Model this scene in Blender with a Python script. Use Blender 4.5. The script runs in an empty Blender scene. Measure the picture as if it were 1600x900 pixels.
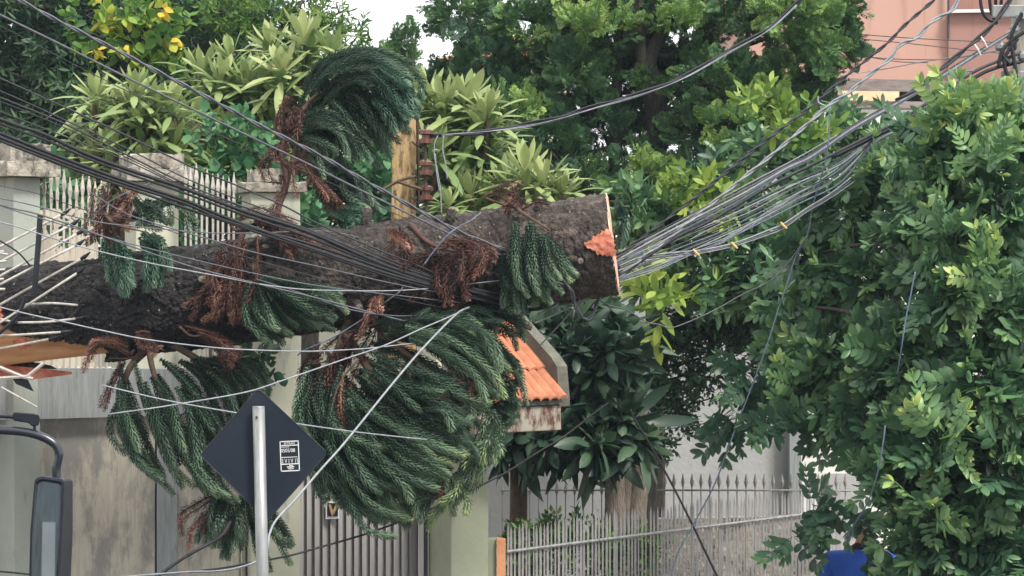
import bpy, math, random
import numpy as np
from mathutils import Vector, Matrix

# ------------------------------------------------------------------ camera, sky, sun, exposure
SC = bpy.context.scene
COL = SC.collection
F = 4500.0          # focal length in pixels of the 1600x900 photograph
CZ = 3.15           # eye height
cam_d = bpy.data.cameras.new('camera'); cam = bpy.data.objects.new('camera', cam_d); COL.objects.link(cam)
cam.location = (0, 0, CZ); cam.rotation_euler = (math.radians(90), 0, 0)
cam_d.sensor_width = 36.0; cam_d.lens = 36.0 * F / 1600.0
cam_d.clip_start = 0.1; cam_d.clip_end = 1500
SC.camera = cam
SUN_EL, SUN_AZ = math.radians(52), math.radians(140)   # azimuth clockwise from +Y (behind the camera, to the right)
world = bpy.data.worlds.new('World'); SC.world = world; world.use_nodes = True
nt = world.node_tree; nt.nodes.clear()
sky = nt.nodes.new('ShaderNodeTexSky'); sky.sky_type = 'NISHITA'; sky.sun_disc = False
sky.sun_elevation = SUN_EL; sky.sun_rotation = SUN_AZ; sky.air_density = 1.0; sky.dust_density = 3.0
b1 = nt.nodes.new('ShaderNodeBackground'); b1.inputs[1].default_value = 0.09
b2 = nt.nodes.new('ShaderNodeBackground'); b2.inputs[1].default_value = 1.0
tc = nt.nodes.new('ShaderNodeTexCoord'); nz = nt.nodes.new('ShaderNodeTexNoise'); nz.inputs['Scale'].default_value = 2.2; nz.inputs['Detail'].default_value = 5
cr = nt.nodes.new('ShaderNodeValToRGB'); cr.color_ramp.elements[0].position = .3; cr.color_ramp.elements[0].color = (.80, .83, .88, 1)
cr.color_ramp.elements[1].position = .62; cr.color_ramp.elements[1].color = (1.0, .94, .86, 1)
mx = nt.nodes.new('ShaderNodeMixShader'); mx.inputs[0].default_value = .80
wo = nt.nodes.new('ShaderNodeOutputWorld')
nt.links.new(tc.outputs['Generated'], nz.inputs['Vector']); nt.links.new(nz.outputs['Fac'], cr.inputs[0]); nt.links.new(cr.outputs[0], b2.inputs[0])
nt.links.new(sky.outputs[0], b1.inputs[0]); nt.links.new(b1.outputs[0], mx.inputs[1]); nt.links.new(b2.outputs[0], mx.inputs[2]); nt.links.new(mx.outputs[0], wo.inputs[0])
sun_d = bpy.data.lights.new('sun', 'SUN'); sun_d.energy = 2.1; sun_d.angle = math.radians(14); sun_d.color = (1.0, .93, .82)
sun = bpy.data.objects.new('sun', sun_d); COL.objects.link(sun)
_sd = Vector((math.sin(SUN_AZ) * math.cos(SUN_EL), math.cos(SUN_AZ) * math.cos(SUN_EL), math.sin(SUN_EL)))
sun.rotation_euler = _sd.to_track_quat('Z', 'Y').to_euler(); sun.location = _sd * 60
vs = SC.view_settings; vs.view_transform = 'Standard'; vs.look = 'None'; vs.gamma = 1; vs.exposure = 1.12
vs.use_curve_mapping = False
SC.cycles.max_bounces = 8; SC.cycles.diffuse_bounces = 4; SC.cycles.transparent_max_bounces = 6

# ------------------------------------------------------------------ helpers
rs = np.random.RandomState(7)
random.seed(7)
BASE = {}

def P(x, y, Y):
    """the point at world depth Y that the pixel (x, y) of the photograph shows"""
    return np.array([(x - 800.0) / F * Y, Y, CZ - (y - 450.0) / F * Y])

def tag(o, label=None, cat=None, group=None, kind=None):
    if label: o['label'] = label
    if cat: o['category'] = cat
    if group: o['group'] = group
    if kind: o['kind'] = kind
    return o

def thing(name, loc, label, cat, group=None):
    o = bpy.data.objects.new(name, None); COL.objects.link(o)
    o.empty_display_size = .1
    o.location = tuple(loc); BASE[o] = np.array(loc, float)
    return tag(o, label, cat, group)

def mesh(name, V, FA, m=None, parent=None, smooth=False, tint=None, mi=None, mats=None):
    """one mesh object from world-space vertices; FA: list of faces or int array (n,k)"""
    V = np.asarray(V, dtype=np.float64)
    if parent is not None: b = BASE[parent]
    else: b = np.array([(V[:, 0].min() + V[:, 0].max()) / 2, (V[:, 1].min() + V[:, 1].max()) / 2, V[:, 2].min()])
    Vl = (V - b).astype(np.float32)
    me = bpy.data.meshes.new(name)
    if isinstance(FA, np.ndarray):
        n, k = FA.shape
        me.vertices.add(len(Vl)); me.vertices.foreach_set('co', Vl.ravel())
        me.loops.add(n * k); me.loops.foreach_set('vertex_index', FA.astype(np.int32).ravel())
        me.polygons.add(n); me.polygons.foreach_set('loop_start', np.arange(0, n * k, k, dtype=np.int32))
        me.polygons.foreach_set('loop_total', np.full(n, k, dtype=np.int32))
        me.update(calc_edges=True); me.validate()
    else:
        me.from_pydata(Vl.tolist(), [], [tuple(int(i) for i in f) for f in FA]); me.update()
    if smooth: me.polygons.foreach_set('use_smooth', np.ones(len(me.polygons), dtype=bool))
    if tint is not None:
        a = me.attributes.new('tint', 'FLOAT', 'FACE'); a.data.foreach_set('value', np.asarray(tint, dtype=np.float32))
    for mm in (mats or [m]):
        if mm: me.materials.append(mm)
    if mi is not None: me.polygons.foreach_set('material_index', np.asarray(mi, dtype=np.int32))
    o = bpy.data.objects.new(name, me); COL.objects.link(o)
    if parent is not None: o.parent = parent; BASE[o] = b
    else: o.location = tuple(b); BASE[o] = b
    return o

class MB:
    """collects simple shapes in world space into one mesh"""
    def __init__(s): s.v = []; s.f = []
    def add(s, V, FA):
        n = len(s.v); s.v += [tuple(p) for p in V]; s.f += [tuple(int(i) + n for i in f) for f in FA]; return s
    def hexa(s, a):      # 8 corners: bottom 4, top 4
        return s.add(a, [(0, 3, 2, 1), (4, 5, 6, 7), (0, 1, 5, 4), (1, 2, 6, 5), (2, 3, 7, 6), (3, 0, 4, 7)])
    def box(s, c, size, rz=0.0, tilt=None):
        sx, sy, sz = [q / 2 for q in size]; R = Matrix.Rotation(rz, 3, 'Z')
        if tilt is not None: R = tilt
        pts = []
        for dz in (-sz, sz):
            for dx, dy in ((-sx, -sy), (sx, -sy), (sx, sy), (-sx, sy)):
                pts.append(tuple(Vector(c) + R @ Vector((dx, dy, dz))))
        return s.hexa(pts)
    def tube(s, pts, r, n=8, cap=True):
        pts = [np.asarray(p, float) for p in pts]
        r = list(r) if hasattr(r, '__len__') else [r] * len(pts)
        V = []; prev = None
        for i, p in enumerate(pts):
            t = pts[min(i + 1, len(pts) - 1)] - pts[max(i - 1, 0)]; t = t / (np.linalg.norm(t) + 1e-9)
            if prev is None:
                a = np.cross(t, (0, 0, 1)) if abs(t[2]) < .9 else np.cross(t, (1, 0, 0))
            else: a = prev - t * np.dot(prev, t)
            a = a / (np.linalg.norm(a) + 1e-9); prev = a; b = np.cross(t, a)
            for k in range(n):
                w = 2 * math.pi * k / n; V.append(p + r[i] * (math.cos(w) * a + math.sin(w) * b))
        FA = []
        for i in range(len(pts) - 1):
            for k in range(n): FA.append((i * n + k, i * n + (k + 1) % n, (i + 1) * n + (k + 1) % n, (i + 1) * n + k))
        if cap: FA.append(tuple(range(n))[::-1]); FA.append(tuple((len(pts) - 1) * n + k for k in range(n)))
        return s.add(V, FA)
    def prism(s, front, back):
        n = len(front); FA = [tuple(range(n)), tuple(range(2 * n - 1, n - 1, -1))]
        for i in range(n): FA.append((i, i + n, (i + 1) % n + n, (i + 1) % n))
        return s.add(list(front) + list(back), FA)
    def build(s, name, m, parent=None, smooth=False, bevel=0):
        o = mesh(name, np.array(s.v), s.f, m, parent, smooth)
        if bevel:
            md = o.modifiers.new('bevel', 'BEVEL'); md.width = bevel; md.segments = 2; md.limit_method = 'ANGLE'
        return o

def spline(pts, n=8):
    """Catmull-Rom through the points"""
    p = np.array(pts, float)
    if len(p) < 3:
        t = np.linspace(0, 1, n * 2)[:, None]; return p[0] * (1 - t) + p[-1] * t
    q = np.vstack([2 * p[0] - p[1], p, 2 * p[-1] - p[-2]]); out = []
    for i in range(1, len(q) - 2):
        for t in np.linspace(0, 1, n, endpoint=False):
            out.append(.5 * ((2 * q[i]) + (-q[i - 1] + q[i + 1]) * t + (2 * q[i - 1] - 5 * q[i] + 4 * q[i + 1] - q[i + 2]) * t * t + (-q[i - 1] + 3 * q[i] - 3 * q[i + 1] + q[i + 2]) * t ** 3))
    out.append(p[-1]); return np.array(out)

def _hash(ix, iy, iz):
    h = (ix * 374761393 + iy * 668265263 + iz * 2147483647) & 0xffffffff
    h = ((h ^ (h >> 13)) * 1274126177) & 0xffffffff
    return ((h ^ (h >> 16)) & 0xffff) / 65535.0
def vnoise(p):
    p = np.asarray(p, float); i = np.floor(p).astype(np.int64); f = p - i; f = f * f * (3 - 2 * f); r = 0
    for dx in (0, 1):
        for dy in (0, 1):
            for dz in (0, 1):
                w = (f[:, 0] if dx else 1 - f[:, 0]) * (f[:, 1] if dy else 1 - f[:, 1]) * (f[:, 2] if dz else 1 - f[:, 2])
                r = r + w * _hash(i[:, 0] + dx, i[:, 1] + dy, i[:, 2] + dz)
    return r

# ------------------------------------------------------------------ materials
def _new(name):
    m = bpy.data.materials.new(name); m.use_nodes = True; t = m.node_tree; b = t.nodes['Principled BSDF']; return m, t, b
def ramp(t, stops):
    r = t.nodes.new('ShaderNodeValToRGB'); e = r.color_ramp.elements
    while len(e) > 1: e.remove(e[-1])
    e[0].position = stops[0][0]; e[0].color = (*stops[0][1], 1)
    for p, c in stops[1:]:
        q = e.new(p); q.color = (*c, 1)
    return r
def pm(name, stops, scale=6, rough=.7, bump=.2, stretch=(1, 1, 1), metal=0, spec=.4, detail=8, bscale=None, dist=.02, second=None):
    """noise-coloured surface; second = (colour, scale, threshold, stretch) lays blotches of another colour over it"""
    m, t, b = _new(name); L = t.links.new
    c = t.nodes.new('ShaderNodeTexCoord'); mp = t.nodes.new('ShaderNodeMapping'); mp.inputs['Scale'].default_value = stretch
    L(c.outputs['Object'], mp.inputs[0])
    n = t.nodes.new('ShaderNodeTexNoise'); n.inputs['Scale'].default_value = scale; n.inputs['Detail'].default_value = detail; n.inputs['Roughness'].default_value = .65
    L(mp.outputs[0], n.inputs['Vector'])
    if len(stops[0]) == 3: stops = [(.3, stops[0]), (.7, stops[1])]
    r = ramp(t, stops); L(n.outputs['Fac'], r.inputs[0]); colo = r.outputs[0]
    if second:
        c2, s2, th, st2 = second
        mp2 = t.nodes.new('ShaderNodeMapping'); mp2.inputs['Scale'].default_value = st2; L(c.outputs['Object'], mp2.inputs[0])
        n2 = t.nodes.new('ShaderNodeTexNoise'); n2.inputs['Scale'].default_value = s2; n2.inputs['Detail'].default_value = 9; n2.inputs['Roughness'].default_value = .7
        L(mp2.outputs[0], n2.inputs['Vector'])
        r2 = ramp(t, [(th - .05, (0, 0, 0)), (th + .05, (1, 1, 1))]); L(n2.outputs['Fac'], r2.inputs[0])
        mix = t.nodes.new('ShaderNodeMix'); mix.data_type = 'RGBA'; L(r2.outputs[0], mix.inputs['Factor']); L(colo, mix.inputs['A']); mix.inputs['B'].default_value = (*c2, 1)
        colo = mix.outputs['Result']
    L(colo, b.inputs['Base Color'])
    b.inputs['Roughness'].default_value = rough; b.inputs['Metallic'].default_value = metal; b.inputs['Specular IOR Level'].default_value = spec
    if bump:
        n3 = t.nodes.new('ShaderNodeTexNoise'); n3.inputs['Scale'].default_value = bscale or scale * 3; n3.inputs['Detail'].default_value = 8; L(mp.outputs[0], n3.inputs['Vector'])
        bp = t.nodes.new('ShaderNodeBump'); bp.inputs['Strength'].default_value = bump; bp.inputs['Distance'].default_value = dist
        L(n3.outputs['Fac'], bp.inputs['Height']); L(bp.outputs[0], b.inputs['Normal'])
    return m
def leafm(name, stops, rough=.5, trans=.25, spec=.35, tcol=None):
    if name in ('guava_leaf', 'cypress', 'narrow_leaf', 'round_leaf', 'lime_leaf'): stops = [(p, (c[0] * 1.12, c[1] * 1.12, c[2] * 1.05)) for p, c in stops]
    m, t, b = _new(name); L = t.links.new
    a = t.nodes.new('ShaderNodeAttribute'); a.attribute_name = 'tint'
    c = t.nodes.new('ShaderNodeTexCoord'); n = t.nodes.new('ShaderNodeTexNoise'); n.inputs['Scale'].default_value = 14; n.inputs['Detail'].default_value = 3; L(c.outputs['Object'], n.inputs['Vector'])
    ma = t.nodes.new('ShaderNodeMath'); ma.operation = 'MULTIPLY_ADD'; ma.inputs[1].default_value = .22; L(n.outputs['Fac'], ma.inputs[0])
    su = t.nodes.new('ShaderNodeMath'); su.operation = 'SUBTRACT'; su.inputs[1].default_value = .11; L(a.outputs['Fac'], su.inputs[0]); L(su.outputs[0], ma.inputs[2])
    r = ramp(t, stops); L(ma.outputs[0], r.inputs[0]); L(r.outputs[0], b.inputs['Base Color'])
    b.inputs['Roughness'].default_value = rough; b.inputs['Specular IOR Level'].default_value = spec
    tr = t.nodes.new('ShaderNodeBsdfTranslucent'); L(r.outputs[0], tr.inputs[0])
    ms = t.nodes.new('ShaderNodeMixShader'); ms.inputs[0].default_value = trans
    L(b.outputs[0], ms.inputs[1]); L(tr.outputs[0], ms.inputs[2]); L(ms.outputs[0], t.nodes['Material Output'].inputs[0])
    return m

M = {}
M['asphalt'] = pm('asphalt', [(.035, .035, .04), (.06, .06, .06)], 20, .9, .3)
M['paving'] = pm('paving', [(.22, .21, .2), (.32, .31, .29)], 5, .9, .3)
M['soil'] = pm('soil', [(.05, .06, .03), (.1, .09, .06)], 4, .95, .5)
M['render_green'] = pm('green_render', [(.29, .32, .24), (.37, .40, .30)], 3, .85, .35, bscale=45, dist=.006, second=((.24, .25, .21), 3, .66, (2, 2, .4)))
M['render_pale'] = pm('pale_render', [(.42, .44, .36), (.55, .56, .46)], 3, .85, .35, bscale=45, dist=.006, second=((.33, .35, .33), 4, .6, (2, 2, .5)))
M['render_grey'] = pm('grey_green_render', [(.27, .31, .29), (.36, .39, .35)], 3, .85, .35, bscale=45, dist=.006, second=((.2, .22, .22), 5, .66, (3, 3, .6)))
M['mossy_concrete'] = pm('mossy_concrete', [(.3, (.12, .11, .10)), (.5, (.30, .28, .24)), (.7, (.45, .42, .37))], 14, .95, .8, bscale=30, second=((.07, .07, .065), 7, .56, (1, 1, .6)))
M['board'] = pm('weathered_board', [(.3, (.34, .325, .28)), (.5, (.43, .41, .35)), (.72, (.50, .48, .41))], 16, .9, .4, (5, 5, .35), dist=.006, second=((.24, .24, .225), 2.2, .52, (2, 2, .7)))
M['board_grey'] = pm('grey_board', [(.3, (.19, .21, .22)), (.7, (.30, .33, .345))], 9, .9, .4, (6, 6, .5), dist=.006, second=((.13, .14, .145), 6, .64, (4, 4, .5)))
M['gate'] = pm('gate_boards', [(.3, (.27, .265, .27)), (.7, (.40, .39, .40))], 7, .7, .3, (6, 6, .4), dist=.006)
M['darkframe'] = pm('dark_frame', [(.025, .028, .04), (.05, .05, .06)], 6, .5, .1)
M['terracotta'] = pm('terracotta', [(.3, (.35, .13, .072)), (.55, (.47, .195, .11)), (.75, (.54, .27, .17))], 7, .85, .3, (1, 1, 1), second=((.24, .095, .055), 9, .62, (1, .4, 1)))
M['peeling'] = pm('peeling_paint', [(.3, (.42, .39, .34)), (.7, (.55, .51, .45))], 6, .85, .4, second=((.14, .062, .045), 5, .52, (2.2, 2.2, .7)))
M['concrete'] = pm('concrete', [(.3, (.085, .09, .078)), (.7, (.17, .17, .145))], 8, .9, .5, second=((.08, .085, .07), 6, .6, (1, 1, 1)))
M['brick'] = pm('raw_brick', [(.55, .25, .13), (.68, .34, .19)], 9, .85, .4, second=((.4, .38, .33), 8, .66, (1, 1, 1)))
M['picket'] = pm('weathered_picket', [(.3, (.18, .18, .19)), (.55, (.36, .36, .37)), (.75, (.52, .52, .51))], 6, .7, .3, (8, 8, 1), second=((.13, .11, .10), 9, .64, (3, 3, 1)))
M['white_picket'] = pm('white_picket', [(.3, (.33, .31, .29)), (.7, (.58, .56, .53))], 8, .6, .25, (4, 4, 1), second=((.16, .12, .1), 12, .66, (2, 2, .7)))
M['dark_picket'] = pm('dark_spear', [(.17, .155, .15), (.34, .33, .33)], 9, .6, .2)
M['blackpaint'] = pm('black_paint', [(.010, .016, .027), (.017, .025, .040)], 3, .6, .06, spec=.2)
M['galv'] = pm('galvanised', [(.3, (.20, .215, .225)), (.7, (.32, .34, .35))], 9, .45, .1, (3, 3, .6), metal=.45, second=((.25, .24, .23), 14, .7, (1, 1, 1)))
M['white'] = pm('white_print', [(.62, .64, .66), (.72, .74, .75)], 10, .6, 0)
M['plastic'] = pm('black_plastic', [(.010, .013, .020), (.017, .021, .030)], 9, .4, .05, spec=.3)
M['plastic_gl'] = pm('painted_steel', [(.012, .016, .026), (.02, .026, .038)], 5, .22, .02, spec=.6)
M['glass'] = pm('mirror_glass', [(.36, .42, .48), (.42, .48, .52)], 3, .01, 0, metal=1)
M['truckbody'] = pm('truck_paint', [(.5, .5, .5), (.55, .55, .55)], 3, .3, 0)
M['winglass'] = pm('window_glass', [(.02, .03, .04), (.03, .04, .05)], 3, .08, 0, spec=.8)
M['wire_black'] = pm('black_cable', [(.010, .011, .014), (.022, .024, .03)], 30, .5, .1, spec=.3)
M['wire_dark'] = pm('dark_wire', [(.016, .018, .024), (.045, .048, .06)], 25, .5, .1, spec=.35)
M['wire_grey'] = pm('grey_wire', [(.055, .06, .075), (.12, .13, .155)], 25, .45, .1, spec=.4)
M['wire_light'] = pm('light_wire', [(.17, .19, .225), (.31, .33, .37)], 25, .45, .1, spec=.4)
M['wire_blue'] = pm('blue_grey_wire', [(.06, .09, .14), (.14, .18, .25)], 25, .45, .1, spec=.4)
M['yellowtag'] = pm('yellow_clip', [(.6, .36, .08), (.75, .5, .15)], 9, .5, 0)
M['polewood'] = pm('ochre_post', [(.3, (.25, .17, .085)), (.55, (.42, .30, .15)), (.75, (.54, .42, .25))], 5, .9, .6, (4, 4, .7), second=((.10, .075, .04), 6, .54, (3, 3, .9)))
M['concretepole'] = pm('concrete_pole', [(.20, .19, .165), (.31, .29, .26)], 5, .85, .4, (3, 3, .6))
M['porcelain'] = pm('brown_porcelain', [(.07, .022, .018), (.13, .05, .04)], 6, .25, 0, spec=.7)
M['iron'] = pm('rusty_iron', [(.03, .02, .018), (.09, .05, .04)], 15, .8, .3)
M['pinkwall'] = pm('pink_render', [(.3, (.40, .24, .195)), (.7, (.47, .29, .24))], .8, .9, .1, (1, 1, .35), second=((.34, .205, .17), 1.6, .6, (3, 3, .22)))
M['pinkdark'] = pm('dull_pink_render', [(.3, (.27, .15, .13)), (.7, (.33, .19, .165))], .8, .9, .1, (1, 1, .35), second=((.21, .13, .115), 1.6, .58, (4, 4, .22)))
M['slab'] = pm('stained_slab', [(.3, (.10, .09, .09)), (.7, (.26, .23, .22))], 3, .95, .5, (1, 1, 3))
M['litslab'] = pm('orange_lit_slab', [(.55, .33, .21), (.66, .42, .28)], 4, .9, .3)  # warm light on the flat roof's edge, put into the colour
M['whitewall'] = pm('white_wall', [(.62, .62, .6), (.74, .74, .72)], 2, .9, .2)
M['greywall'] = pm('grey_wall', [(.3, (.31, .32, .335)), (.7, (.42, .43, .44))], 1.5, .9, .5, bscale=25, dist=.01, second=((.25, .25, .26), 1.3, .62, (1, 1, .4)))
M['beigewall'] = pm('beige_wall', [(.50, .45, .36), (.60, .55, .45)], 3, .9, .3)
M['bark'] = None
M['wood'] = pm('fresh_wood', [(.3, (.44, .195, .09)), (.55, (.62, .32, .155)), (.78, (.72, .42, .22))], 3, .65, .3, (1, 6, 6), second=((.28, .13, .07), 4, .66, (.7, 9, 9)))
M['cutface'] = pm('sawn_wood', [(.62, .40, .30), (.74, .52, .40)], 20, .8, .3)
M['redwood'] = pm('red_inner_bark', [(.3, (.34, .085, .055)), (.55, (.52, .18, .115)), (.75, (.62, .32, .22))], 12, .75, .6)
M['twig'] = pm('twig_bark', [(.06, .04, .03), (.13, .09, .065)], 18, .9, .4)
M['redtwig'] = pm('red_twig', [(.045, .026, .024), (.12, .062, .05)], 18, .9, .4)
M['treebark'] = pm('tree_bark', [(.3, (.022, .02, .02)), (.7, (.085, .075, .065))], 12, .95, .8, (3, 3, .6))
M['palmbark'] = pm('fibrous_bark', [(.3, (.10, .085, .07)), (.7, (.33, .28, .24))], 22, .95, .9, (3, 3, .35))
M['needle'] = leafm('needles', [(.0, (.018, .036, .028)), (.35, (.046, .086, .060)), (.6, (.092, .155, .102)), (.82, (.16, .25, .15)), (1, (.26, .35, .15))], .5, .15)
M['needle_dead'] = leafm('dead_needles', [(.0, (.04, .024, .022)), (.4, (.095, .05, .043)), (.7, (.17, .085, .065)), (1, (.34, .18, .13))], .8, .1)
M['needle_blue'] = leafm('blue_needles', [(.0, (.018, .042, .034)), (.4, (.045, .098, .070)), (.75, (.10, .20, .14)), (1, (.20, .33, .22))], .45, .15)
M['guava'] = leafm('guava_leaf', [(.0, (.024, .060, .044)), (.35, (.056, .130, .074)), (.65, (.110, .215, .100)), (.86, (.19, .315, .12)), (1, (.34, .43, .14))], .38, .25, .5)
M['narrow'] = leafm('narrow_leaf', [(.0, (.018, .046, .036)), (.4, (.042, .092, .056)), (.75, (.08, .15, .07)), (1, (.18, .26, .09))], .5, .25)
M['yellowleaf'] = leafm('yellow_green_leaf', [(.0, (.03, .09, .03)), (.45, (.085, .20, .045)), (.78, (.22, .35, .055)), (.93, (.42, .44, .06)), (.96, (.58, .46, .06)), (1, (.62, .45, .06))], .5, .35)
M['limeleaf'] = leafm('lime_leaf', [(.0, (.03, .08, .025)), (.45, (.08, .17, .04)), (.8, (.20, .30, .06)), (1, (.34, .42, .10))], .5, .35)
M['rosette'] = leafm('pale_long_leaf', [(.0, (.055, .11, .045)), (.35, (.15, .24, .09)), (.65, (.29, .37, .155)), (.9, (.42, .47, .22)), (1, (.5, .52, .26))], .5, .3)
M['darkrosette'] = leafm('dark_long_leaf', [(.0, (.014, .034, .028)), (.5, (.038, .078, .048)), (.85, (.08, .15, .065)), (1, (.15, .23, .08))], .42, .15, .45)
M['cypress'] = leafm('cypress', [(.0, (.016, .042, .034)), (.4, (.042, .10, .058)), (.7, (.085, .175, .072)), (.9, (.16, .28, .085)), (1, (.26, .36, .11))], .6, .2)
M['round'] = leafm('round_leaf', [(.0, (.02, .07, .04)), (.5, (.05, .15, .07)), (.9, (.14, .28, .12)), (1, (.25, .36, .14))], .45, .25)
M['cloth_blue'] = pm('blue_cloth', [(.3, (.012, .055, .34)), (.7, (.022, .10, .50))], 7, .75, .4, bscale=9, dist=.02)
M['skin'] = pm('skin', [(.38, .19, .13), (.46, .25, .17)], 9, .55, .1)
M['hair'] = pm('dark_hair', [(.012, .01, .01), (.03, .025, .02)], 40, .6, .4)
M['trousers'] = pm('dark_trousers', [(.03, .035, .05), (.05, .055, .07)], 9, .85, .3)

def bark_material():
    m, t, b = _new('araucaria_bark'); L = t.links.new
    c = t.nodes.new('ShaderNodeTexCoord'); mp = t.nodes.new('ShaderNodeMapping'); mp.inputs['Scale'].default_value = (1, 1, 1); L(c.outputs['Object'], mp.inputs[0])
    n = t.nodes.new('ShaderNodeTexNoise'); n.inputs['Scale'].default_value = 16; n.inputs['Detail'].default_value = 10; n.inputs['Roughness'].default_value = .7; L(mp.outputs[0], n.inputs['Vector'])
    big = t.nodes.new('ShaderNodeTexNoise'); big.inputs['Scale'].default_value = 1.6; big.inputs['Detail'].default_value = 4; L(mp.outputs[0], big.inputs['Vector'])
    r = ramp(t, [(.33, (.014, .012, .012)), (.48, (.046, .035, .031)), (.63, (.110, .086, .075)), (.79, (.22, .185, .165))]); L(n.outputs['Fac'], r.inputs[0])
    rd = ramp(t, [(.35, (.006, .006, .008)), (.53, (.018, .017, .019)), (.73, (.062, .055, .054))]); L(n.outputs['Fac'], rd.inputs[0])
    # the root-side half of the log has darker bark than the upper stem
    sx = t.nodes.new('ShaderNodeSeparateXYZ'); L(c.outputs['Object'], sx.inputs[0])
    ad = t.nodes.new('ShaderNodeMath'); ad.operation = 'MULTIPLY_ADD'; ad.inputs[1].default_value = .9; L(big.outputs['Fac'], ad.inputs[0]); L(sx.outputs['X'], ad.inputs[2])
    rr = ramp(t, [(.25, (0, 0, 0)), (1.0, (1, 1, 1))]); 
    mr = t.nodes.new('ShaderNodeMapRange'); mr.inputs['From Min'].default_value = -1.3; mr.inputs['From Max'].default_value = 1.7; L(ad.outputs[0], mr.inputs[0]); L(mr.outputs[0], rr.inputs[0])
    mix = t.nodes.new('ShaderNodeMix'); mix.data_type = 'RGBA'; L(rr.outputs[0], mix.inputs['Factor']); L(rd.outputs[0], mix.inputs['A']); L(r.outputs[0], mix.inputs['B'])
    n4 = t.nodes.new('ShaderNodeTexNoise'); n4.inputs['Scale'].default_value = 38; n4.inputs['Detail'].default_value = 2; L(mp.outputs[0], n4.inputs['Vector'])
    r4 = ramp(t, [(.70, (0, 0, 0)), (.74, (1, 1, 1))]); L(n4.outputs['Fac'], r4.inputs[0])
    mix2 = t.nodes.new('ShaderNodeMix'); mix2.data_type = 'RGBA'; L(r4.outputs[0], mix2.inputs['Factor']); L(mix.outputs['Result'], mix2.inputs['A']); mix2.inputs['B'].default_value = (.27, .26, .24, 1)
    L(mix2.outputs['Result'], b.inputs['Base Color']); b.inputs['Roughness'].default_value = .85
    n3 = t.nodes.new('ShaderNodeTexNoise'); n3.inputs['Scale'].default_value = 45; n3.inputs['Detail'].default_value = 6; L(mp.outputs[0], n3.inputs['Vector'])
    bp = t.nodes.new('ShaderNodeBump'); bp.inputs['Strength'].default_value = 1; bp.inputs['Distance'].default_value = .035; L(n3.outputs['Fac'], bp.inputs['Height']); L(bp.outputs[0], b.inputs['Normal'])
    return m
M['bark'] = bark_material()

# ------------------------------------------------------------------ leaf and spray templates (unit = metre), vertices + quads + tint offset
def norm(v): return v / (np.linalg.norm(v, axis=-1, keepdims=True) + 1e-9)
def rotm(fwd, roll):
    """rotation whose +Z column is fwd (n,3), rolled about it"""
    fwd = norm(fwd); ref = np.tile(np.array([0, 0, 1.]), (len(fwd), 1)); ref[np.abs(fwd[:, 2]) > .95] = (1, 0, 0)
    a = norm(np.cross(ref, fwd)); b = np.cross(fwd, a)
    c, s = np.cos(roll)[:, None], np.sin(roll)[:, None]
    x = a * c + b * s; y = -a * s + b * c
    return np.stack([x, y, fwd], axis=2)
def leaf(L=.12, W=.05, seg=3, bend=.25, fold=.25, tipf=.75, widest=.5):
    """leaf lying along +Z, face normal roughly -Y; bends towards -Y; folded on the midrib"""
    V = []; FA = []
    for i in range(seg + 1):
        t = i / seg
        w = W / 2 * max(.04, math.sin(math.pi * min(1, t ** (math.log(.5) / math.log(widest)))) ** tipf) if 0 < t < 1 else W * (.03 if t == 0 else .01)
        z = L * t; y = -bend * L * t * t
        V += [(-w, y - fold * w, z), (0, y, z), (w, y - fold * w, z)]
    for i in range(seg):
        a = i * 3; FA += [(a, a + 1, a + 4, a + 3), (a + 1, a + 2, a + 5, a + 4)]
    return np.array(V), np.array(FA)
def assemble(parts):
    """parts: list of (V, F, tint) -> template"""
    Vs, Fs, Ts = [], [], []; n = 0
    for V, FA, t in parts: Vs.append(V); Fs.append(FA + n); Ts.append(np.full(len(FA), t)); n += len(V)
    return np.vstack(Vs), np.vstack(Fs), np.concatenate(Ts)
def xf(tpl, fwd, roll, pos, s=1.0):
    V, FA = tpl; R = rotm(np.array([fwd], float), np.array([roll]))[0]
    return V @ R.T * s + np.array(pos), FA
def stem(p0, p1, r):
    d = np.array(p1, float) - np.array(p0, float); d /= np.linalg.norm(d) + 1e-9
    a = np.cross(d, (0, 1, .01)); a /= np.linalg.norm(a); b = np.cross(d, a)
    V = []
    for p, q in ((p0, r), (p1, r * .6)):
        for k in range(3):
            w = 2.094 * k; V.append(np.array(p) + q * (math.cos(w) * a + math.sin(w) * b))
    return np.array(V), np.array([(0, 1, 4, 3), (1, 2, 5, 4), (2, 0, 3, 5)])
def spray_opposite(rng, pairs=6, L=.12, W=.055, gap=.045):
    parts = []; p = np.zeros(3); d = np.array([0, 0, 1.]); 
    for i in range(pairs):
        q = p + d * gap; parts.append((*stem(p, q, .003), -.15)); p = q
        d = norm(d + rng.normal(0, .07, 3)); sc = (1 - .35 * abs(i / pairs - .35)) * rng.uniform(.75, 1.12)
        for sgn in (-1, 1):
            f = norm(np.array([sgn * 1.0, rng.normal(-.1, .38), .45 + .5 * i / pairs]))
            V, FA = leaf(L * sc, W * sc * rng.uniform(.9, 1.1), 6, rng.uniform(-.05, .45), rng.uniform(.05, .4), .6, widest=.52)
            # leaf faces +-Y: roll so that the normal stays near Y
            R = np.stack([norm(np.cross(np.array([0, 1., 0]), f)), np.zeros(3), f], 1); R[:, 1] = np.cross(f, R[:, 0])
            parts.append((V @ R.T + p, FA, rng.normal(0, .07) + .16 * (i / pairs) ** 3))
    for k in range(3):
        V, FA = leaf(L * .65, W * .6, 3, .2, .5); f = norm(np.array([rng.normal(0, .4), rng.normal(0, .4), 1.]))
        V2, FA = xf((V, FA), f, rng.uniform(0, 6), p); parts.append((V2, FA, .3))
    return assemble(parts)
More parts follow.
